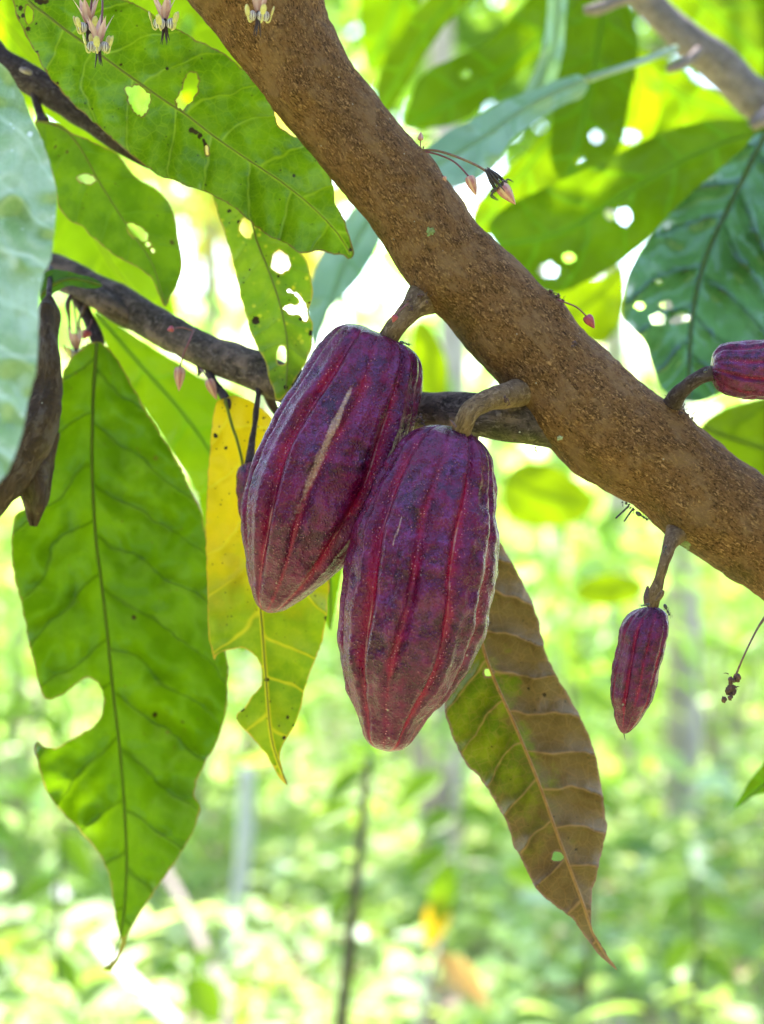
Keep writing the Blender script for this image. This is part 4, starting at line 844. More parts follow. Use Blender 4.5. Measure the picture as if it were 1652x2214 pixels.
# ------------------------------------------------------------------ flowers
mm = 0.001
def flower(loc, rot, scale, label, ped, group='cacao flowers', stam=5):
    R_ = Matrix.Rotation(rot[2], 3, 'Z') @ Matrix.Rotation(rot[1], 3, 'Y') @ Matrix.Rotation(rot[0], 3, 'X')
    T_ = lambda q: Vector(loc)+(Matrix.Rotation(rot[1], 3, 'Y') @ Matrix.Rotation(rot[0], 3, 'X') @ Matrix.Rotation(rot[2], 3, 'Z') @ Vector(q))*scale*mm
    th = thing('cacao_flower', label, 'flower', loc, group)
    for k in range(5):
        a = 2*math.pi*k/5; ca, sa = math.cos(a), math.sin(a); ph = a+math.pi/5; cp_, sp_ = math.cos(ph), math.sin(ph)
        # sepal: lance shaped, swept up
        V, Fc, UV = [], [], []
        rows, cols = 12, 6
        for i in range(rows+1):
            t = i/rows; z = 0.3+13.5*t; rad = 1.2+4.2*t+2.6*t*t; w = 2.3*math.sin(math.pi*min(1, (t*0.86+0.14)))**0.8*(1-t**3)+0.05
            for j in range(cols+1):
                x = (j/cols-0.5)*2
                rr = rad-0.5*(1-x*x)*(1-t)
                V.append(T_((rr*cp_-x*w*sp_, rr*sp_+x*w*cp_, z-abs(x)*0.2)))
        for i in range(rows):
            for j in range(cols):
                q = i*(cols+1)+j; Fc.append((q, q+1, q+cols+2, q+cols+1)); UV += [(i/rows, j/cols), (i/rows, (j+1)/cols), ((i+1)/rows, (j+1)/cols), ((i+1)/rows, j/cols)]
        obj('sepal', V, Fc, MSEP, th, uvs={'uv': UV})
        # hooded petal: white pouch with dark purple lines, open side to the centre
        ax = [(T_((ca, sa, 0))-T_((0, 0, 0))).normalized(), (T_((-sa, ca, 0))-T_((0, 0, 0))).normalized(), (T_((0, 0, 1))-T_((0, 0, 0))).normalized()]
        b = blob(T_((3.7*ca, 3.7*sa, -1.9)), (2.1*scale*mm, 1.75*scale*mm, 2.5*scale*mm), 20, 12, ax, rough=0.12, seed=k)
        obj('petal', b[0], b[1], MHOOD, th, uvs={'uv': b[2]})
        jit = random.uniform(-.4, .8)
        pts = [(3.9, -4.1), (4.7, -5.0), (5.9, -4.2), (6.6, -1.8+jit)]
        v, f, uv = tube([T_((r*ca, r*sa, z)) for r, z in pts], [0.45*scale*mm]*4, seg=6, step=3)
        ax[2] = (ax[2]*1.0+ax[0]*0.25).normalized(); ax[0] = ax[1].cross(ax[2]).normalized()
        b = blob(T_((7.1*ca, 7.1*sa, 0.6+jit)), (0.6*scale*mm, 1.7*scale*mm, 2.9*scale*mm), 12, 8, ax, rough=0.15, seed=k)
        v, f, uv = join([(v, f, uv), b])
        obj('petal_tip', v, f, MLIG, th, uvs={'uv': uv})
        # staminode: thin dark spike hanging from the centre
        if k < stam:
            j1, j2 = random.uniform(-.5, .5), random.uniform(-1, 1.5)
            pts = [(0.5, 0.2), (0.9, -3.0), (1.2+j1*.5, -6.5), (2.4+j1, -11.5-j2)]
            rr = [0.6, 0.58, 0.48, 0.1]
            v, f, uv = tube([T_((r*cp_, r*sp_, z)) for r, z in pts], [r*scale*mm for r in rr], seg=8, step=4)
            obj('staminode', v, f, MSTA, th, uvs={'uv': uv})
    b1 = blob(T_((0, 0, -0.1)), (1.2*scale*mm,)*3, 12, 8)
    obj('ovary', b1[0], b1[1], MSTA, th, uvs={'uv': b1[2]})
    q = [T_((0, 0, 0.2))]+[P(*p) for p in ped]
    v, f, uv = tube(q, [0.55*mm]*len(q), seg=8)
    obj('pedicel', v, f, MPED, th, uvs={'uv': uv})
    return th
flower(P(191, 50, 1.075), (0.25, -0.05, 0.3), 1.0, 'leftmost flower at the top edge, pink and cream, partly behind its neighbour', [(200, -10, 1.075), (205, -80, 1.08)])
flower(P(213, 92, 1.055), (0.25, 0.03, 0.95), 0.98, 'lower of the two overlapping pink and cream flowers near the top left corner', [(221, 30, 1.06), (222, -90, 1.075)])
flower(P(356, 42, 1.07), (0.3, 0.0, 0.62), 1.0, 'cream flower with dark spikes hanging alone at the top edge over the large holed leaf', [(358, -20, 1.07), (355, -90, 1.08)])
flower(P(559, 26, 1.03), (0.2, 0.05, 0.1), 0.95, 'cream flower hanging in front of the thick branch at the top edge', [(562, -20, 1.03), (566, -70, 1.04)], stam=4)
flower(P(165, 755, 1.27), (0.35, -0.05, 0.4), 1.0, 'blurred pink flower under the left part of the side branch', [(165, 700, 1.275), (158, 648, 1.28)])
ut = thing('twig', 'thin twig just above the top edge carrying the flowers', 'twig', P(160, -110, 1.085))
part_tube('stem', ut, [(120, -105, 1.085, 9), (220, -95, 1.08, 10), (360, -95, 1.085, 11), (480, -110, 1.09, 12), (570, -140, 1.09, 14)], MTW)

# ------------------------------------------------------------------ buds
def bud(label, ped, tip, L, W, d, mat=MBUD, pr=0.55, group='flower buds', ribs=5, pmat=None, wither=False):
    """ped: [(u,v,d)...] to the base of the bud; tip: direction (du,dv)"""
    b0 = P(*ped[-1]); e = P(ped[-1][0]+tip[0], ped[-1][1]+tip[1], ped[-1][2]); ax = (e-b0).normalized()
    th = thing('flower_bud', label, 'flower bud', P(*ped[0]), group)
    v, f, uv = tube([P(*p) for p in ped], [pr*mm]*len(ped), seg=10)
    obj('pedicel', v, f, pmat or MPED, th, uvs={'uv': uv})
    Lm, Wm = L*d/F, W*d/F
    n = Vector((0, -1, 0)); n = (n-ax*n.dot(ax)).normalized(); bn = ax.cross(n)
    V, Fc, UV = [], [], []; rows, cols = 20, 30
    for i in range(rows+1):
        t = i/rows; r = Wm*0.5*(math.sin(math.pi*min(1, (0.07+0.93*t))**0.62)**0.85 if t < 1 else 0)*(1-0.15*t)+Wm*0.012
        for k in range(cols):
            a = 2*math.pi*k/cols; rr = r*(1+0.07*math.cos(ribs*a))
            V.append(b0+ax*(Lm*(t-0.04))+n*math.cos(a)*rr+bn*math.sin(a)*rr)
    for i in range(rows):
        for k in range(cols):
            k2 = (k+1) % cols; Fc.append((i*cols+k, i*cols+k2, (i+1)*cols+k2, (i+1)*cols+k)); UV += [(i/rows, k/cols), (i/rows, (k+1)/cols), ((i+1)/rows, (k+1)/cols), ((i+1)/rows, k/cols)]
    Fc.append(tuple(range(cols-1, -1, -1))); UV += [(0, 0)]*cols; Fc.append(tuple(range(rows*cols, (rows+1)*cols))); UV += [(0, 0)]*cols
    obj('calyx', V, Fc, mat, th, uvs={'uv': UV})
    if wither:
        rnd = random.Random(5); parts = []
        for i in range(12):
            a = 2*math.pi*i/12; o = n*math.cos(a)+bn*math.sin(a)
            s = b0-ax*Lm*rnd.uniform(0.75, 0.95)+o*Wm*0.12; m1 = b0-ax*Lm*0.45+o*Wm*0.38; e1 = b0+ax*Lm*rnd.uniform(-.05, .12)+o*Wm*0.5
            parts.append(tube([s, m1, e1], [Wm*.05, Wm*.13, Wm*.04], seg=6, step=4, flat=0.5))
        for i in range(9):
            a = rnd.uniform(0, 6.3); o = n*math.cos(a)+bn*math.sin(a); s = b0+o*Wm*0.45
            parts.append(tube([s, s+o*Wm*rnd.uniform(.3, .6)+ax*Lm*rnd.uniform(-.1, .1), s+o*Wm*rnd.uniform(.3, .7)+ax*Lm*rnd.uniform(.0, .4)], [Wm*.06, Wm*.06, Wm*.02], seg=6, step=4))
            parts.append(blob(s+o*Wm*.08, (Wm*.13, Wm*.1, Wm*.12), 8, 6, rough=.6, seed=i))
        v, f, uv = join(parts); obj('withered_sepals', v, f, MWITH, th, uvs={'uv': uv})
    return th
bud('tiny pink bud standing upright on the upper edge of the thick branch', [(909, 322, 1.12), (909, 303, 1.12)], (1, -20), 19, 13, 1.12, MBUD, 0.35, ribs=3)
bud('smaller pink bud drooping on a thin red stalk beside the big striped bud', [(920, 328, 1.115), (950, 335, 1.11), (985, 352, 1.105), (1015, 383, 1.10)], (18, 48), 46, 23, 1.10, MBUD, 0.5)
bud('big striped pink bud with black withered sepals hanging above the thick branch', [(915, 325, 1.118), (945, 326, 1.11), (990, 340, 1.10), (1045, 366, 1.095), (1082, 402, 1.09)], (34, 42), 54, 30, 1.09, MBUD, 0.7, pmat=MPEDB, wither=True)
bud('single red bud on a curved stalk, on the thick branch right of centre', [(1205, 648, 1.12), (1225, 655, 1.115), (1248, 665, 1.11), (1268, 684, 1.11)], (20, 30), 33, 22, 1.11, MBUDR, 0.42)
bud('tiny red bud lying on the stalk of the scarred pod', [(884, 655, 1.075), (868, 668, 1.072), (855, 682, 1.07)], (-6, 16), 17, 14, 1.07, MBUDR, 0.35)
bud('pink bud hanging from a thin stalk under the middle of the side branch', [(418, 714, 1.195), (410, 735, 1.19), (397, 765, 1.19), (389, 796, 1.19)], (-2, 50), 52, 24, 1.19, MBUD, 0.5)
bud('tiny purple bud on the upper side of the side branch', [(420, 716, 1.20), (395, 708, 1.195), (375, 710, 1.19)], (-14, 4), 15, 14, 1.19, MBUDR, 0.4)
bud('slanting pink bud beside a leaf stalk under the side branch', [(432, 795, 1.235), (445, 812, 1.22), (452, 822, 1.215)], (18, 46), 48, 22, 1.215, MBUD, 0.5)
bud('tiny bud sitting on the thick branch below the pair of hanging buds', [(955, 378, 1.12), (960, 382, 1.118)], (3, 8), 12, 10, 1.118, MBUD, 0.3)
# withered flower on a long stalk at the right
wf = thing('withered_flower', 'withered brown flower hanging on a long thin stalk at the right edge', 'withered flower', P(1665, 1315, 1.12))
v, f, uv = tube([P(*p) for p in [(1668, 1312, 1.12), (1650, 1340, 1.115), (1636, 1362, 1.11), (1612, 1410, 1.10), (1590, 1462, 1.10)]], [0.75*mm, 0.8*mm, .6*mm, .5*mm, .6*mm], seg=10)
obj('pedicel', v, f, MPEDB, wf, uvs={'uv': uv})
rnd = random.Random(3); parts = []
for i in range(22):
    t = rnd.random(); c = P(1588-14*t+rnd.gauss(0, 5), 1468+44*t+rnd.gauss(0, 3), 1.10+rnd.uniform(-.002, .002)); r = rnd.uniform(2, 7)*1.1/F
    parts.append(blob(c, (r, r*.8, r*1.3), 8, 6, rough=.7, seed=i))
for i in range(10):
    c = P(1582+rnd.gauss(0, 6), 1485+rnd.gauss(0, 12), 1.10); e = Vector((rnd.uniform(-1, 1), rnd.uniform(-.5, .2), rnd.uniform(-1, .8))).normalized()*rnd.uniform(8, 22)*1.1/F
    parts.append(tube([c, c+e*.5+Vector((0, 0, .0004)), c+e], [.3*mm, .25*mm, .08*mm], seg=6, step=3))
v, f, uv = join(parts); obj('dry_petals', v, f, MWB, wf, uvs={'uv': uv})
# two thin pedicel remains behind the blurred flower
df = thing('flower_remains', 'brown dried bud stalks hanging under the left end of the side branch', 'dried stalks', P(150, 650, 1.28))
part_tube('dry_stalk', df, [(152, 640, 1.28, 5), (146, 660, 1.275, 6), (150, 690, 1.275, 3), (152, 730, 1.275, 3)], MWB, seg=8)
part_tube('dry_stalk', df, [(190, 650, 1.28, 4), (172, 690, 1.275, 3), (172, 728, 1.275, 3)], MPEDB, seg=8)
bud('blurred small purple bud next to the blurred flower', [(200, 690, 1.27), (190, 715, 1.265)], (-6, 12), 22, 20, 1.265, MBUDR, 0.4)

# ------------------------------------------------------------------ ants
def ant(label, u, v_, d, ang, s=1.0, up=0.0):
    c = P(u, v_, d); px = d/F*s
    X = Vector((math.cos(ang), 0, -math.sin(ang))); Y = Vector((0, -1, 0)); Z = X.cross(Y).normalized()
    if Z.z < 0: Z = -Z
    Z = (Z*math.cos(up)+Y*math.sin(up)).normalized(); Y = Z.cross(X).normalized()
    q = lambda x, y, z: c+(X*x+Y*y+Z*z)*px
    parts = [blob(q(-9, 0, 3), (6.2*px, 3.6*px, 3.8*px), 12, 8, (X, Y, Z)), blob(q(-2.2, 0, 3), (1.3*px,)*3, 8, 6), blob(q(2, 0, 3.4), (3.6*px, 1.9*px, 2.1*px), 10, 8, (X, Y, Z)), blob(q(7.6, 0, 3.6), (2.7*px, 2.4*px, 2.1*px), 10, 8, (X, Y, Z)),
             tube([q(-9, 0, 3), q(2, 0, 3.2), q(7.5, 0, 3.5)], [1.0*px]*3, seg=6, step=3)]
    for sd in (-1, 1):
        for j, (x0, x1) in enumerate(((4, 10), (2, 2), (0, -7))):
            parts.append(tube([q(x0, 0, 3), q(x0+(x1-x0)*.4, sd*5, 6.5), q(x1, sd*9, 0)], [.55*px, .5*px, .3*px], seg=6, step=2))
        parts.append(tube([q(9, sd*1, 4.5), q(12, sd*4, 7), q(16, sd*5, 4)], [.4*px, .35*px, .25*px], seg=6, step=2))
    v, f, uv = join(parts)
    o = obj('ant', v, f, MANT, None)
    # base at the ant
    off = Vector(c); o.location = off
    for vv in o.data.vertices: vv.co -= off
    return tag(o, label, 'ant', 'black ants')
ant('black ant on the top of the scarred pod beside its stalk', 876, 746, 1.10, 0.35, 0.95, 0.3)
ant('black ant hanging under the thick branch to the left of the small hanging pod', 1388, 1121, 1.115, 0.62, 1.3, -0.2)
ant('black ant climbing on the top right shoulder of the small hanging pod', 1440, 1322, 1.075, 1.15, 1.1, 0.5)
ant('black ant at the top of the small hanging pod, left of the stalk', 1394, 1311, 1.075, 2.9, 0.8, 0.5)
ant('black ant on the base of the small hanging pod stalk, under the branch', 1438, 1190, 1.085, 1.9, 0.7, 0.9)
ant('black ant where the stalk meets the pod cut off by the right edge', 1532, 800, 1.075, -0.6, 0.8, 0.5)

# ------------------------------------------------------------------ generic foliage
TEMPL_T = [0, .18, .42, .7, 1.0]; TEMPL_W = [0, .34, .5, .36, 0]
def leaves_mesh(pos, dirs, nrm, L, Wd, cols, droop=0.25):
    """many small folded leaves in one mesh. pos,dirs,nrm (n,3)"""
    n = len(pos)
    side = np.cross(dirs, nrm); side /= np.linalg.norm(side, axis=1)[:, None]+1e-9
    nr = np.cross(side, dirs)
    vs = []
    for t, w in zip(TEMPL_T, TEMPL_W):
        c = pos+dirs*(L*t)[:, None]-np.array([0, 0, 1.0])*(L*droop*t*t)[:, None]
        vs.append(c)
        if w > 0:
            for s in (-1, 1): vs.append(c+side*(Wd*w*s)[:, None]+nr*(Wd*w*0.35)[:, None])
    V = np.stack(vs, 1)            # n,11,3 : 0 | 1,2,3 | 4,5,6 | 7,8,9 | 10
    k = V.shape[1]
    tri = [(0, 2, 1), (0, 1, 3)]
    quad = [(1, 2, 5, 4), (1, 4, 6, 3), (4, 5, 8, 7), (4, 7, 9, 6)]
    tri2 = [(7, 8, 10), (7, 10, 9)]
    base = (np.arange(n)*k)
    Fq = [np.array(q)[None]+base[:, None] for q in quad]; Ft = [np.array(q)[None]+base[:, None] for q in tri+tri2]
    Fc = [tuple(r) for a in Fq for r in a.tolist()]+[tuple(r) for a in Ft for r in a.tolist()]
    C = np.repeat(np.concatenate([cols, np.ones((n, 1))], 1), k, axis=0)
    return V.reshape(-1, 3), Fc, C

def unit(a): return a/(np.linalg.norm(a, axis=1)[:, None]+1e-9)
def palette(n, cols, jit=0.15):
    c = np.array(cols)[RNG.integers(0, len(cols), n)]
    return np.clip(c*(1+RNG.normal(0, jit, (n, 1))), 0.005, 0.95)
def cloud(name, pos, Lr, cols, mat, parent=None, droop=0.3, aspect=0.38, up=0.3):
    n = len(pos)
    d = RNG.normal(0, 1, (n, 3)); d[:, 2] = d[:, 2]*0.5-0.2; d = unit(d)
    nr = unit(RNG.normal(0, 0.6, (n, 3))+np.array([0, 0, 1.0]))
    L = RNG.uniform(*Lr, n)
    V, Fc, C = leaves_mesh(pos, d, nr, L, L*aspect, palette(n, cols), droop)
    return obj(name, V, Fc, mat, parent, cols=C, smooth=False)
MF = foliage_mat('foliage', 0.5)
MFU = foliage_mat('undergrowth foliage', 0.45, tm=(1.3, 1.2, 0.6), rough=0.5, gloss=0.3)

# ground
def plane_grid(x0, x1, y0, y1, nx, ny, h):
    xs = np.linspace(x0, x1, nx); ys = np.linspace(y0, y1, ny); V = []
    for y in ys:
        for x in xs: V.append((x, y, h(x, y)))
    Fc = [(j*nx+i, j*nx+i+1, (j+1)*nx+i+1, (j+1)*nx+i) for j in range(ny-1) for i in range(nx-1)]
    return V, Fc
mg, nt = newmat('forest floor litter')
oc = N(nt, 'ShaderNodeTexCoord').outputs[3]
n1 = NZ(nt, oc, 1.4, 5, 0.6); n2 = NZ(nt, oc, 9, 5, 0.65); vo = VO(nt, oc, 9)
lc = MX(nt, vo.outputs[1], (0.24, 0.16, 0.12), (0.36, 0.29, 0.24))
lc = MX(nt, MR(nt, vo.outputs[0], 0.2, 0.6), lc, (0.2, 0.12, 0.08))
col = MX(nt, MR(nt, n1, 0.4, 0.56), lc, MX(nt, MR(nt, n2, .3, .7), (0.26, 0.38, 0.09), (0.38, 0.48, 0.16)))
pb = N(nt, 'ShaderNodeBsdfPrincipled', {'Base Color': col, 'Roughness': 0.85, 'Normal': N(nt, 'ShaderNodeBump', {'Strength': 0.6, 'Distance': 0.03, 'Height': n2}).outputs[0]})
OUT(nt, pb.outputs[0])
V, Fc = plane_grid(-150, 150, -20, 260, 90, 90, lambda x, y: 0.0 if y < 12 else 0.004*(y-12)+0.25*mn.noise(Vector((x*.05, y*.05, 0)))*min(1, (y-12)/20))
g = obj('ground', V, Fc, mg); tag(g, kind='structure')

SUN_EL, SUN_AZ = math.radians(56), math.radians(-28)   # azimuth from +Y towards +X
SUN = Vector((math.sin(SUN_AZ)*math.cos(SUN_EL), math.cos(SUN_AZ)*math.cos(SUN_EL), math.sin(SUN_EL)))

# undergrowth: low plants on the floor
NCL = 2600
cy = 3.6+RNG.random(NCL)**1.25*22; cx = RNG.uniform(-1, 1, NCL)*(cy*0.34+0.4)
ch = 0.05+RNG.random(NCL)**2*0.34
keep = np.array([mn.noise(Vector((x*.8, y*.8, 3)))+0.30+0.02*y > 0 for x, y in zip(cx, cy)])
cx, cy, ch = cx[keep], cy[keep], ch[keep]
PP, LL, CC = [], [], []
GC = [(0.316, 0.459, 0.111), (0.228, 0.349, 0.095), (0.396, 0.533, 0.166), (0.176, 0.276, 0.084), (0.448, 0.569, 0.276), (0.514, 0.613, 0.409)]
for x, y, h in zip(cx, cy, ch):
    k = 9 if y < 10 else 7
    sp_ = 0.05+h*0.35
    PP.append(np.stack([RNG.normal(x, sp_, k), RNG.normal(y, sp_, k), np.abs(RNG.normal(h*0.75, h*0.35, k))+0.02], 1))
    base = np.array(GC[RNG.integers(0, len(GC))]); CC.append(base*(1+RNG.normal(0, .12, (k, 1))))
    LL.append(RNG.uniform(0.07, 0.15, k)*(0.7+h)*(1 if y < 12 else 1.5))
PP = np.concatenate(PP); CC = np.clip(np.concatenate(CC), .01, .9); LL = np.concatenate(LL); n = len(PP)
d = RNG.normal(0, 1, (n, 3)); d[:, 2] = np.abs(d[:, 2])*0.3; d = unit(d); nr = unit(RNG.normal(0, 0.4, (n, 3))+np.array([0, -0.15, 1.0]))
V, Fc, C = leaves_mesh(PP, d, nr, LL, LL*0.5, CC, 0.35)
ug = obj('undergrowth', V, Fc, MFU, cols=C, smooth=False); tag(ug, 'low bright green ground plants covering the forest floor', 'undergrowth', kind='stuff')
# grass
n = 9000
gy = 3.4+RNG.random(n)**1.2*14; gx = RNG.uniform(-1, 1, n)*(gy*0.34+.4)
pos = np.stack([gx, gy, np.zeros(n)], 1); d = unit(RNG.normal(0, .45, (n, 3))+np.array([0, 0, 1.0])); nr = unit(np.stack([RNG.normal(0, 1, n), RNG.normal(-.5, 1, n), np.zeros(n)], 1))
L = RNG.uniform(.08, .3, n)
V, Fc, C = leaves_mesh(pos, d, nr, L, L*0.07, palette(n, [(0.3, .45, .08), (.4, .5, .15), (.25, .4, .07)]), 0.3)
tag(obj('grass', V, Fc, MFU, cols=C, smooth=False), 'thin grass blades between the ground plants', 'grass', kind='stuff')
# litter: large dry leaves on the floor
n = 380
gy = 4+RNG.random(n)*12; gx = RNG.uniform(-1, 1, n)*(gy*0.3+.3)
pos = np.stack([gx, gy, RNG.uniform(.01, .1, n)], 1); d = unit(RNG.normal(0, 1, (n, 3))*np.array([1, 1, .15])); nr = unit(RNG.normal(0, .3, (n, 3))+np.array([0, 0, 1.0]))
L = RNG.uniform(.1, .24, n)
MLT = foliage_mat('dry litter leaves', 0.12, 0.6)
V, Fc, C = leaves_mesh(pos, d, nr, L, L*0.42, palette(n, [(.3, .2, .14), (.36, .28, .24), (.24, .14, .09), (.33, .25, .27), (.38, .22, .08)]), 0.1)
tag(obj('leaf_litter', V, Fc, MLT, cols=C, smooth=False), 'fallen pale brown leaves lying on the forest floor', 'leaf litter', kind='stuff')

# far wood: one mass of leaves behind everything
n = 30000
fy = RNG.uniform(17, 45, n); fx = RNG.uniform(-1, 1, n)*(fy*.5); fz = RNG.random(n)**1.2*11
kp = np.array([mn.noise(Vector((x*.16, y*.16, z*.24)))+0.14-0.068*z > 0 for x, y, z in zip(fx, fy, fz)])
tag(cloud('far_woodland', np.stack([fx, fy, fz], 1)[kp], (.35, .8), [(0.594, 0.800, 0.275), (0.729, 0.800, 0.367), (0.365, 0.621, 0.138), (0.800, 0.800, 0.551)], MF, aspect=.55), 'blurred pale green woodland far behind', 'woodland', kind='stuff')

n = 10000  # unseen leaf ring behind the camera, added to block low frontal sky
a = RNG.uniform(math.radians(150), math.radians(390), n); rr_ = RNG.uniform(4.5, 8, n)
bx, by, bz = np.cos(a)*rr_, np.sin(a)*rr_-.5, RNG.random(n)*4.0
tag(cloud('rear_sky_blocker', np.stack([bx, by, bz], 1), (.3, .6), [(.035, .05, .015), (.045, .055, .02)], MF, aspect=.55), 'unseen dark leaves added behind the camera to cut low sky fill', 'woodland', kind='stuff')

# trees and shrubs further back
MTR = simple_mat('pale trunk bark', (0.5, 0.4, 0.36), (0.38, 0.3, 0.26), 8, 0.8)
def tree(label, x, y, r, h, crown_r, cz, n, cols, lean=(0, 0), Lr=(.14, .3), group='slender trees in the background', name='tree'):
    t = thing(name, label, 'tree', (x, y, 0), group)
    pts = [Vector((x+lean[0]*k+0.05*math.sin(k*5+x), y+lean[1]*k, h*k)) for k in (0, .2, .4, .6, .8, 1)]
    v, f, uv = tube(pts, [r*(1.15-0.6*k) for k in (0, .2, .4, .6, .8, 1)], seg=20, disp=lambda p, L, a, t: r*.12*mn.noise(p*3))
    obj('trunk', v, f, MTR, t, uvs={'uv': uv})
    top = pts[-1]
    parts = []
    for i in range(6):
        a = i*1.05+x; s = pts[3]+(pts[5]-pts[3])*(i/6); e = s+Vector((math.cos(a)*crown_r*.7, math.sin(a)*crown_r*.7, crown_r*.45))
        parts.append(tube([s, (s+e)/2+Vector((0, 0, .1)), e], [r*.4, r*.28, r*.1], seg=8, step=3))
    v, f, uv = join(parts); obj('limbs', v, f, MTR, t, uvs={'uv': uv})
    cl = RNG.normal(0, 1, (max(6, n//45), 3)); cl = cl/np.linalg.norm(cl, axis=1)[:, None]*crown_r*RNG.random((len(cl), 1))**.4*np.array([1, 1, .8])+np.array([top.x, top.y, cz])
    pos = cl[RNG.integers(0, len(cl), n)]+RNG.normal(0, crown_r*.17, (n, 3))
    cloud('crown', pos, Lr, cols, MF, t, aspect=.42)
    return t
C1 = [(.26, .38, .1), (0.207, 0.356, 0.048), (0.287, 0.448, 0.064), (0.149, 0.253, 0.032)]; C2 = [(0.414, 0.575, 0.129), (0.322, 0.494, 0.081), (0.483, 0.644, 0.225)]; C3 = [(0.800, 0.644, 0.161), (0.800, 0.448, 0.193), (0.644, 0.724, 0.161)]
def xat(u, y): return (u-CU)/F*y
tree('pale slender trunk standing behind the small hanging pod', xat(1318, 10), 10, .062, 6.5, 1.6, 5.4, 900, C2)
tree('thin pale trunk left of the one behind the small hanging pod', xat(1205, 13), 13, .05, 7, 1.7, 6.2, 900, C1, lean=(-.25, 0))
tree('thin tree with a light crown far behind the yellow leaf', xat(560, 15), 15, .07, 6.5, 1.9, 5.0, 1100, C2)
tree('slender tree with orange tinged leaves behind the gap left of the spotted leaf', xat(430, 9), 9, .045, 4.6, .7, 2.75, 260, C3, Lr=(.1, .22))
tree('slender tree behind the upper right leaves', xat(1450, 8), 8, .06, 5.5, 1.3, 3.7, 900, C1)
tree('slender tree behind the top of the thick branch', xat(950, 7), 7, .05, 5.0, .9, 3.3, 420, C1)
tree('slender tree at the left edge with a low crown', xat(-60, 9), 9, .07, 4.5, 1.1, 2.9, 900, C2)
def shrub(label, x, y, h, w, n, cols, Lr=(.08, .2), group='shrubs behind the branch'):
    t = thing('shrub', label, 'shrub', (x, y, 0), group); parts = []
    for i in range(7):
        a = i*.9+y; e = Vector((x+math.cos(a)*w*.6, y+math.sin(a)*w*.6, h*(.7+.04*i)))
        parts.append(tube([Vector((x, y, 0)), Vector((x+math.cos(a)*w*.2, y+math.sin(a)*w*.2, h*.4)), e], [.014, .01, .004], seg=8, step=3))
    v, f, uv = join(parts); obj('stems', v, f, MTR, t, uvs={'uv': uv})
    m = RNG.integers(0, 24, n); cl = np.stack([RNG.normal(x, w*.5, 24), RNG.normal(y, w*.5, 24), RNG.uniform(.25, 1.05, 24)*h], 1)
    cloud('foliage', cl[m]+RNG.normal(0, .12*h, (n, 3)), Lr, cols, MF, t, aspect=.45)
    return t
shrub('tall light green shrub behind the front pod and the side branch', xat(940, 6.5), 6.5, 1.75, .42, 260, C2)
shrub('pale green shrub behind the fork of the thick branch', xat(1180, 7.5), 7.5, 1.6, .5, 300, C2)
shrub('yellowish shrub behind the gap between small pod and right edge', xat(1560, 9), 9, 1.5, .7, 420, [(.42, .55, .12), (.36, .5, .1), (.5, .58, .25)])
shrub('light shrub at the left edge behind the largest lower left leaf', xat(20, 7), 7, 1.6, .5, 380, C2)
shrub('darker green shrub behind the largest lower left leaf', xat(330, 9), 9, 1.3, .7, 420, C1)
shrub('low broad shrub far behind the front pod tip', xat(800, 12), 12, 1.4, 1.1, 600, [(.42, .55, .2), (.36, .5, .14), (.3, .46, .1)])
shrub('shrub with bluish leaves behind the crinkled hanging leaf', xat(1130, 8.5), 8.5, 1.0, .5, 300, [(.3, .45, .25), (.36, .5, .3), (.26, .42, .16)])

# saplings with individual leaves
MSAP = simple_mat('sapling stem', (0.06, 0.048, 0.03), (0.04, 0.03, 0.02), 30, 0.7)
def sapling(label, stem, r, lv, mat=None, base=None):
    """stem [(u,v,d)] top to bottom, continued to the ground; lv [(u0,v0,u1,v1,d,width,colour)]"""
    pts = [P(*p) for p in stem]; last = pts[-1]
    pts.append(Vector((last.x+random.uniform(-.03, .03), last.y, 0.0)))
    t = thing('sapling', label, 'sapling', pts[-1], 'saplings behind the pods')
    n = len(pts); v, f, uv = tube(pts, [r*(.6+.5*i/(n-1)) for i in range(n)], seg=10, disp=lambda p, L, a, t: r*.15*mn.noise(p*30))
    obj('stem', v, f, mat or MSAP, t, uvs={'uv': uv})
    for (u0, v0, u1, v1, d, w, c) in lv:
        a, b = P(u0, v0, d), P(u1, v1, d-.03); q = (b-a)
        nrm = Vector((random.uniform(-.2, .2), -0.8, .7)).normalized()
        V, Fc, C = leaves_mesh(np.array([tuple(a)]), np.array([tuple(q.normalized())]), np.array([tuple(nrm)]), np.array([q.length]), np.array([w*d/F*1.1]), np.array([c]), 0.05)
        lf = obj('leaf', V, Fc, MF, t, cols=C)
        near = min(pts, key=lambda p: (p-a).length); tip = near
        # short petiole joining the stem
        best = min(((stem_p, (stem_p-a).length) for stem_p in [pts[i]+(pts[i+1]-pts[i])*k/8 for i in range(n-1) for k in range(9)]), key=lambda z: z[1])[0]
        v, f, uv = tube([best, (best+a)/2+Vector((0, 0, .004)), a], [r*.3]*3, seg=6, step=3)
        obj('petiole', v, f, mat or MSAP, t, uvs={'uv': uv})
    return t
GL, GM, YE, OR_ = (.2, .32, .01), (.12, .21, .008), (.6, .36, .02), (.6, .32, .16)
sapling('dark thin sapling stem standing below the front pod', [(797, 1640, 3.4), (788, 1720, 3.4), (776, 1850, 3.4), (764, 1960, 3.4), (752, 2080, 3.4), (738, 2214, 3.4), (735, 2400, 3.4)], .0115,
        [(792, 1660, 700, 1740, 3.4, 46, GM), (795, 1645, 742, 1606, 3.38, 26, GL), (786, 1730, 640, 1790, 3.42, 36, GL), (766, 1930, 705, 1985, 3.4, 34, GM)])
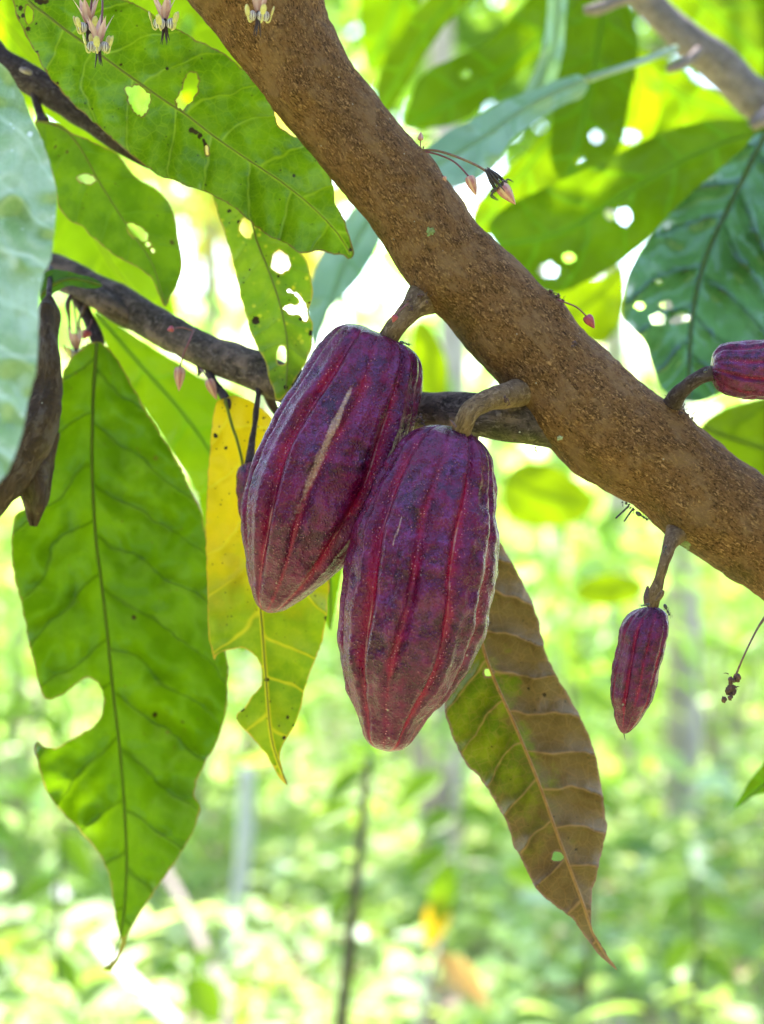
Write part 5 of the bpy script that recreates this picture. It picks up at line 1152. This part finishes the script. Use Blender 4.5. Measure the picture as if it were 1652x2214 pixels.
sapling('pale thin sapling with green, yellow and orange leaves, right of the dark sapling stem', [(984, 1640, 4.0), (990, 1740, 4.0), (975, 1880, 4.0), (955, 2020, 4.0), (925, 2150, 4.0), (905, 2260, 4.0)], .008,
        [(960, 1668, 850, 1745, 4.0, 60, GL), (985, 1755, 1085, 1782, 4.0, 60, GM), (985, 1755, 905, 1800, 4.0, 52, GM), (968, 1835, 870, 1905, 4.0, 56, GM), (972, 1860, 945, 2000, 3.98, 62, GL), (960, 1930, 925, 2050, 3.97, 54, YE), (945, 2060, 1060, 2175, 3.98, 60, OR_), (1085, 1880, 1200, 1920, 4.0, 50, GL)], mat=simple_mat('pale sapling stem', (.5, .45, .42), None, 30, .7))
sapling('sapling with yellow-green leaves behind the tip of the crinkled leaf', [(1230, 1480, 4.6), (1240, 1600, 4.6), (1260, 1760, 4.6), (1275, 1900, 4.6)], .006,
        [(1235, 1490, 1345, 1545, 4.6, 50, GL), (1238, 1560, 1200, 1640, 4.6, 40, GL), (1255, 1700, 1350, 1760, 4.6, 44, GM)])
sapling('small sapling at the lower left behind the largest leaf', [(120, 1620, 4.2), (130, 1800, 4.2), (128, 1950, 4.2), (120, 2100, 4.2)], .006,
        [(122, 1660, 40, 1730, 4.2, 44, GL), (125, 1700, 210, 1790, 4.2, 54, GL), (128, 1800, 205, 1905, 4.2, 50, GM), (129, 1900, 30, 1960, 4.2, 50, GM), (125, 2060, 170, 2150, 4.2, 44, GM)])
sapling('small plant with light leaves at the lower right', [(1500, 1900, 4.4), (1510, 2000, 4.4), (1505, 2120, 4.4)], .006,
        [(1502, 1930, 1420, 1990, 4.4, 48, GM), (1505, 1950, 1600, 1990, 4.4, 46, GL), (1508, 2030, 1430, 2110, 4.4, 50, GL), (1506, 2060, 1600, 2130, 4.4, 48, GM)])
sapling('leafy seedling at the bottom edge left of the dark sapling stem', [(400, 2090, 4.3), (410, 2160, 4.3)], .006,
        [(402, 2095, 320, 2110, 4.3, 60, GM), (405, 2110, 480, 2214, 4.3, 80, GL), (404, 2100, 470, 2050, 4.3, 40, GL)])

# pale stakes
MW_ = simple_mat('bleached wood', (.6, .56, .54), (.45, .42, .41), 12, .7); MW2 = simple_mat('pale tan stick', (.22, .165, .135), (.16, .115, .095), 12, .7)
def stake(label, pts, mat, name='stake', group='pale sticks in the undergrowth'):
    q = [P(u, v, d) for u, v, d, r in pts]; base = min(q, key=lambda p: p.z)
    v, f, uv = tube(q, [r*d/F for u, v, d, r in pts], seg=14, disp=lambda p, L, a, t: .003*mn.noise(p*9))
    o = obj(name, v, f, mat, None, uvs={'uv': uv})
    for vv in o.data.vertices: vv.co -= base
    o.location = base
    return tag(o, label, 'stick', group)
stake('white upright stake standing on the ground below the torn yellow leaf', [(535, 1660, 6.0, 16), (530, 1800, 6.0, 17), (515, 1960, 6.0, 17), (500, 2040, 6.0, 16), (482, 2120, 5.98, 15)], MW_)
stake('tan stick leaning across the bottom left of the picture', [(335, 1850, 5.0, 12), (400, 1960, 4.8, 12), (445, 2060, 4.6, 13), (475, 2150, 4.45, 13), (505, 2290, 4.3, 13), (560, 2560, 4.1, 14)], MW2)
stake('white stick lying low from the left towards the bottom edge', [(120, 1915, 5.4, 13), (190, 2020, 5.2, 14), (270, 2110, 5.0, 16), (350, 2190, 4.8, 18), (430, 2270, 4.7, 18), (560, 2400, 4.62, 18)], MW_)
stake('pale post far behind, above the white stake', [(545, 1500, 9, 9), (540, 1650, 9, 10), (538, 1768, 9, 10)], MW2)

# ------------------------------------------------------------------ unseen leaves added overhead along the sun ray to shade the branch
nC = 520
k = RNG.uniform(.55, 2.6, nC); px_ = RNG.uniform(-.75, .75, nC); py_ = RNG.uniform(-.35, .35, nC)
pos = np.stack([px_*1.0+SUN.x*k, 1.1+py_+SUN.y*k, EYE+SUN.z*k+RNG.uniform(-.25, .25, nC)], 1)
ok = pos[:, 2]-EYE > 0.24*pos[:, 1]+0.2+0.1
pos = pos[ok]
can = cloud('overhead_sun_blocker', pos, (.2, .32), [(.06, .15, .015), (.08, .19, .015)], MF, aspect=.4, droop=.3)
tag(can, 'unseen leaves added above the top edge along the sun ray, shading the branch', 'added leaves', kind='stuff')

# ------------------------------------------------------------------ light, sky, camera
w = bpy.data.worlds.new('World'); SC.world = w; w.use_nodes = True
nt = w.node_tree; nt.nodes.clear()
sky = N(nt, 'ShaderNodeTexSky', sky_type='NISHITA')
sky.sun_disc = False; sky.sun_elevation = SUN_EL; sky.sun_rotation = SUN_AZ; sky.air_density = 1.0; sky.dust_density = 1.0; sky.ozone_density = 1.5
bg = N(nt, 'ShaderNodeBackground', {0: sky.outputs[0], 1: 0.15})
o = N(nt, 'ShaderNodeOutputWorld'); nt.links.new(bg.outputs[0], o.inputs[0])
sl = bpy.data.lights.new('Sun', 'SUN'); sl.energy = 3.7; sl.angle = math.radians(0.6); sl.color = (1, .97, .93)
so = bpy.data.objects.new('Sun', sl); COL.objects.link(so); so.rotation_euler = SUN.to_track_quat('Z', 'Y').to_euler(); so.location = (0, 0, 12)
cam = bpy.data.cameras.new('Camera'); co = bpy.data.objects.new('Camera', cam); COL.objects.link(co); SC.camera = co
co.location = (0, 0, EYE); co.rotation_euler = (math.radians(90), 0, 0)
cam.sensor_fit = 'VERTICAL'; cam.sensor_height = 36; cam.sensor_width = 27; cam.lens = 36*F/2214
cam.clip_start = 0.05; cam.clip_end = 800
cam.dof.use_dof = True; cam.dof.focus_distance = 1.085; cam.dof.aperture_fstop = 6.3; cam.dof.aperture_blades = 0
SC.view_settings.view_transform = 'Standard'; SC.view_settings.look = 'None'; SC.view_settings.gamma = 1; SC.view_settings.use_curve_mapping = False
SC.view_settings.exposure = 2.75
SC.render.engine = 'CYCLES'
SC.cycles.use_denoising = True; SC.cycles.max_bounces = 8; SC.cycles.transmission_bounces = 6; SC.cycles.diffuse_bounces = 4; SC.cycles.sample_clamp_indirect = 6
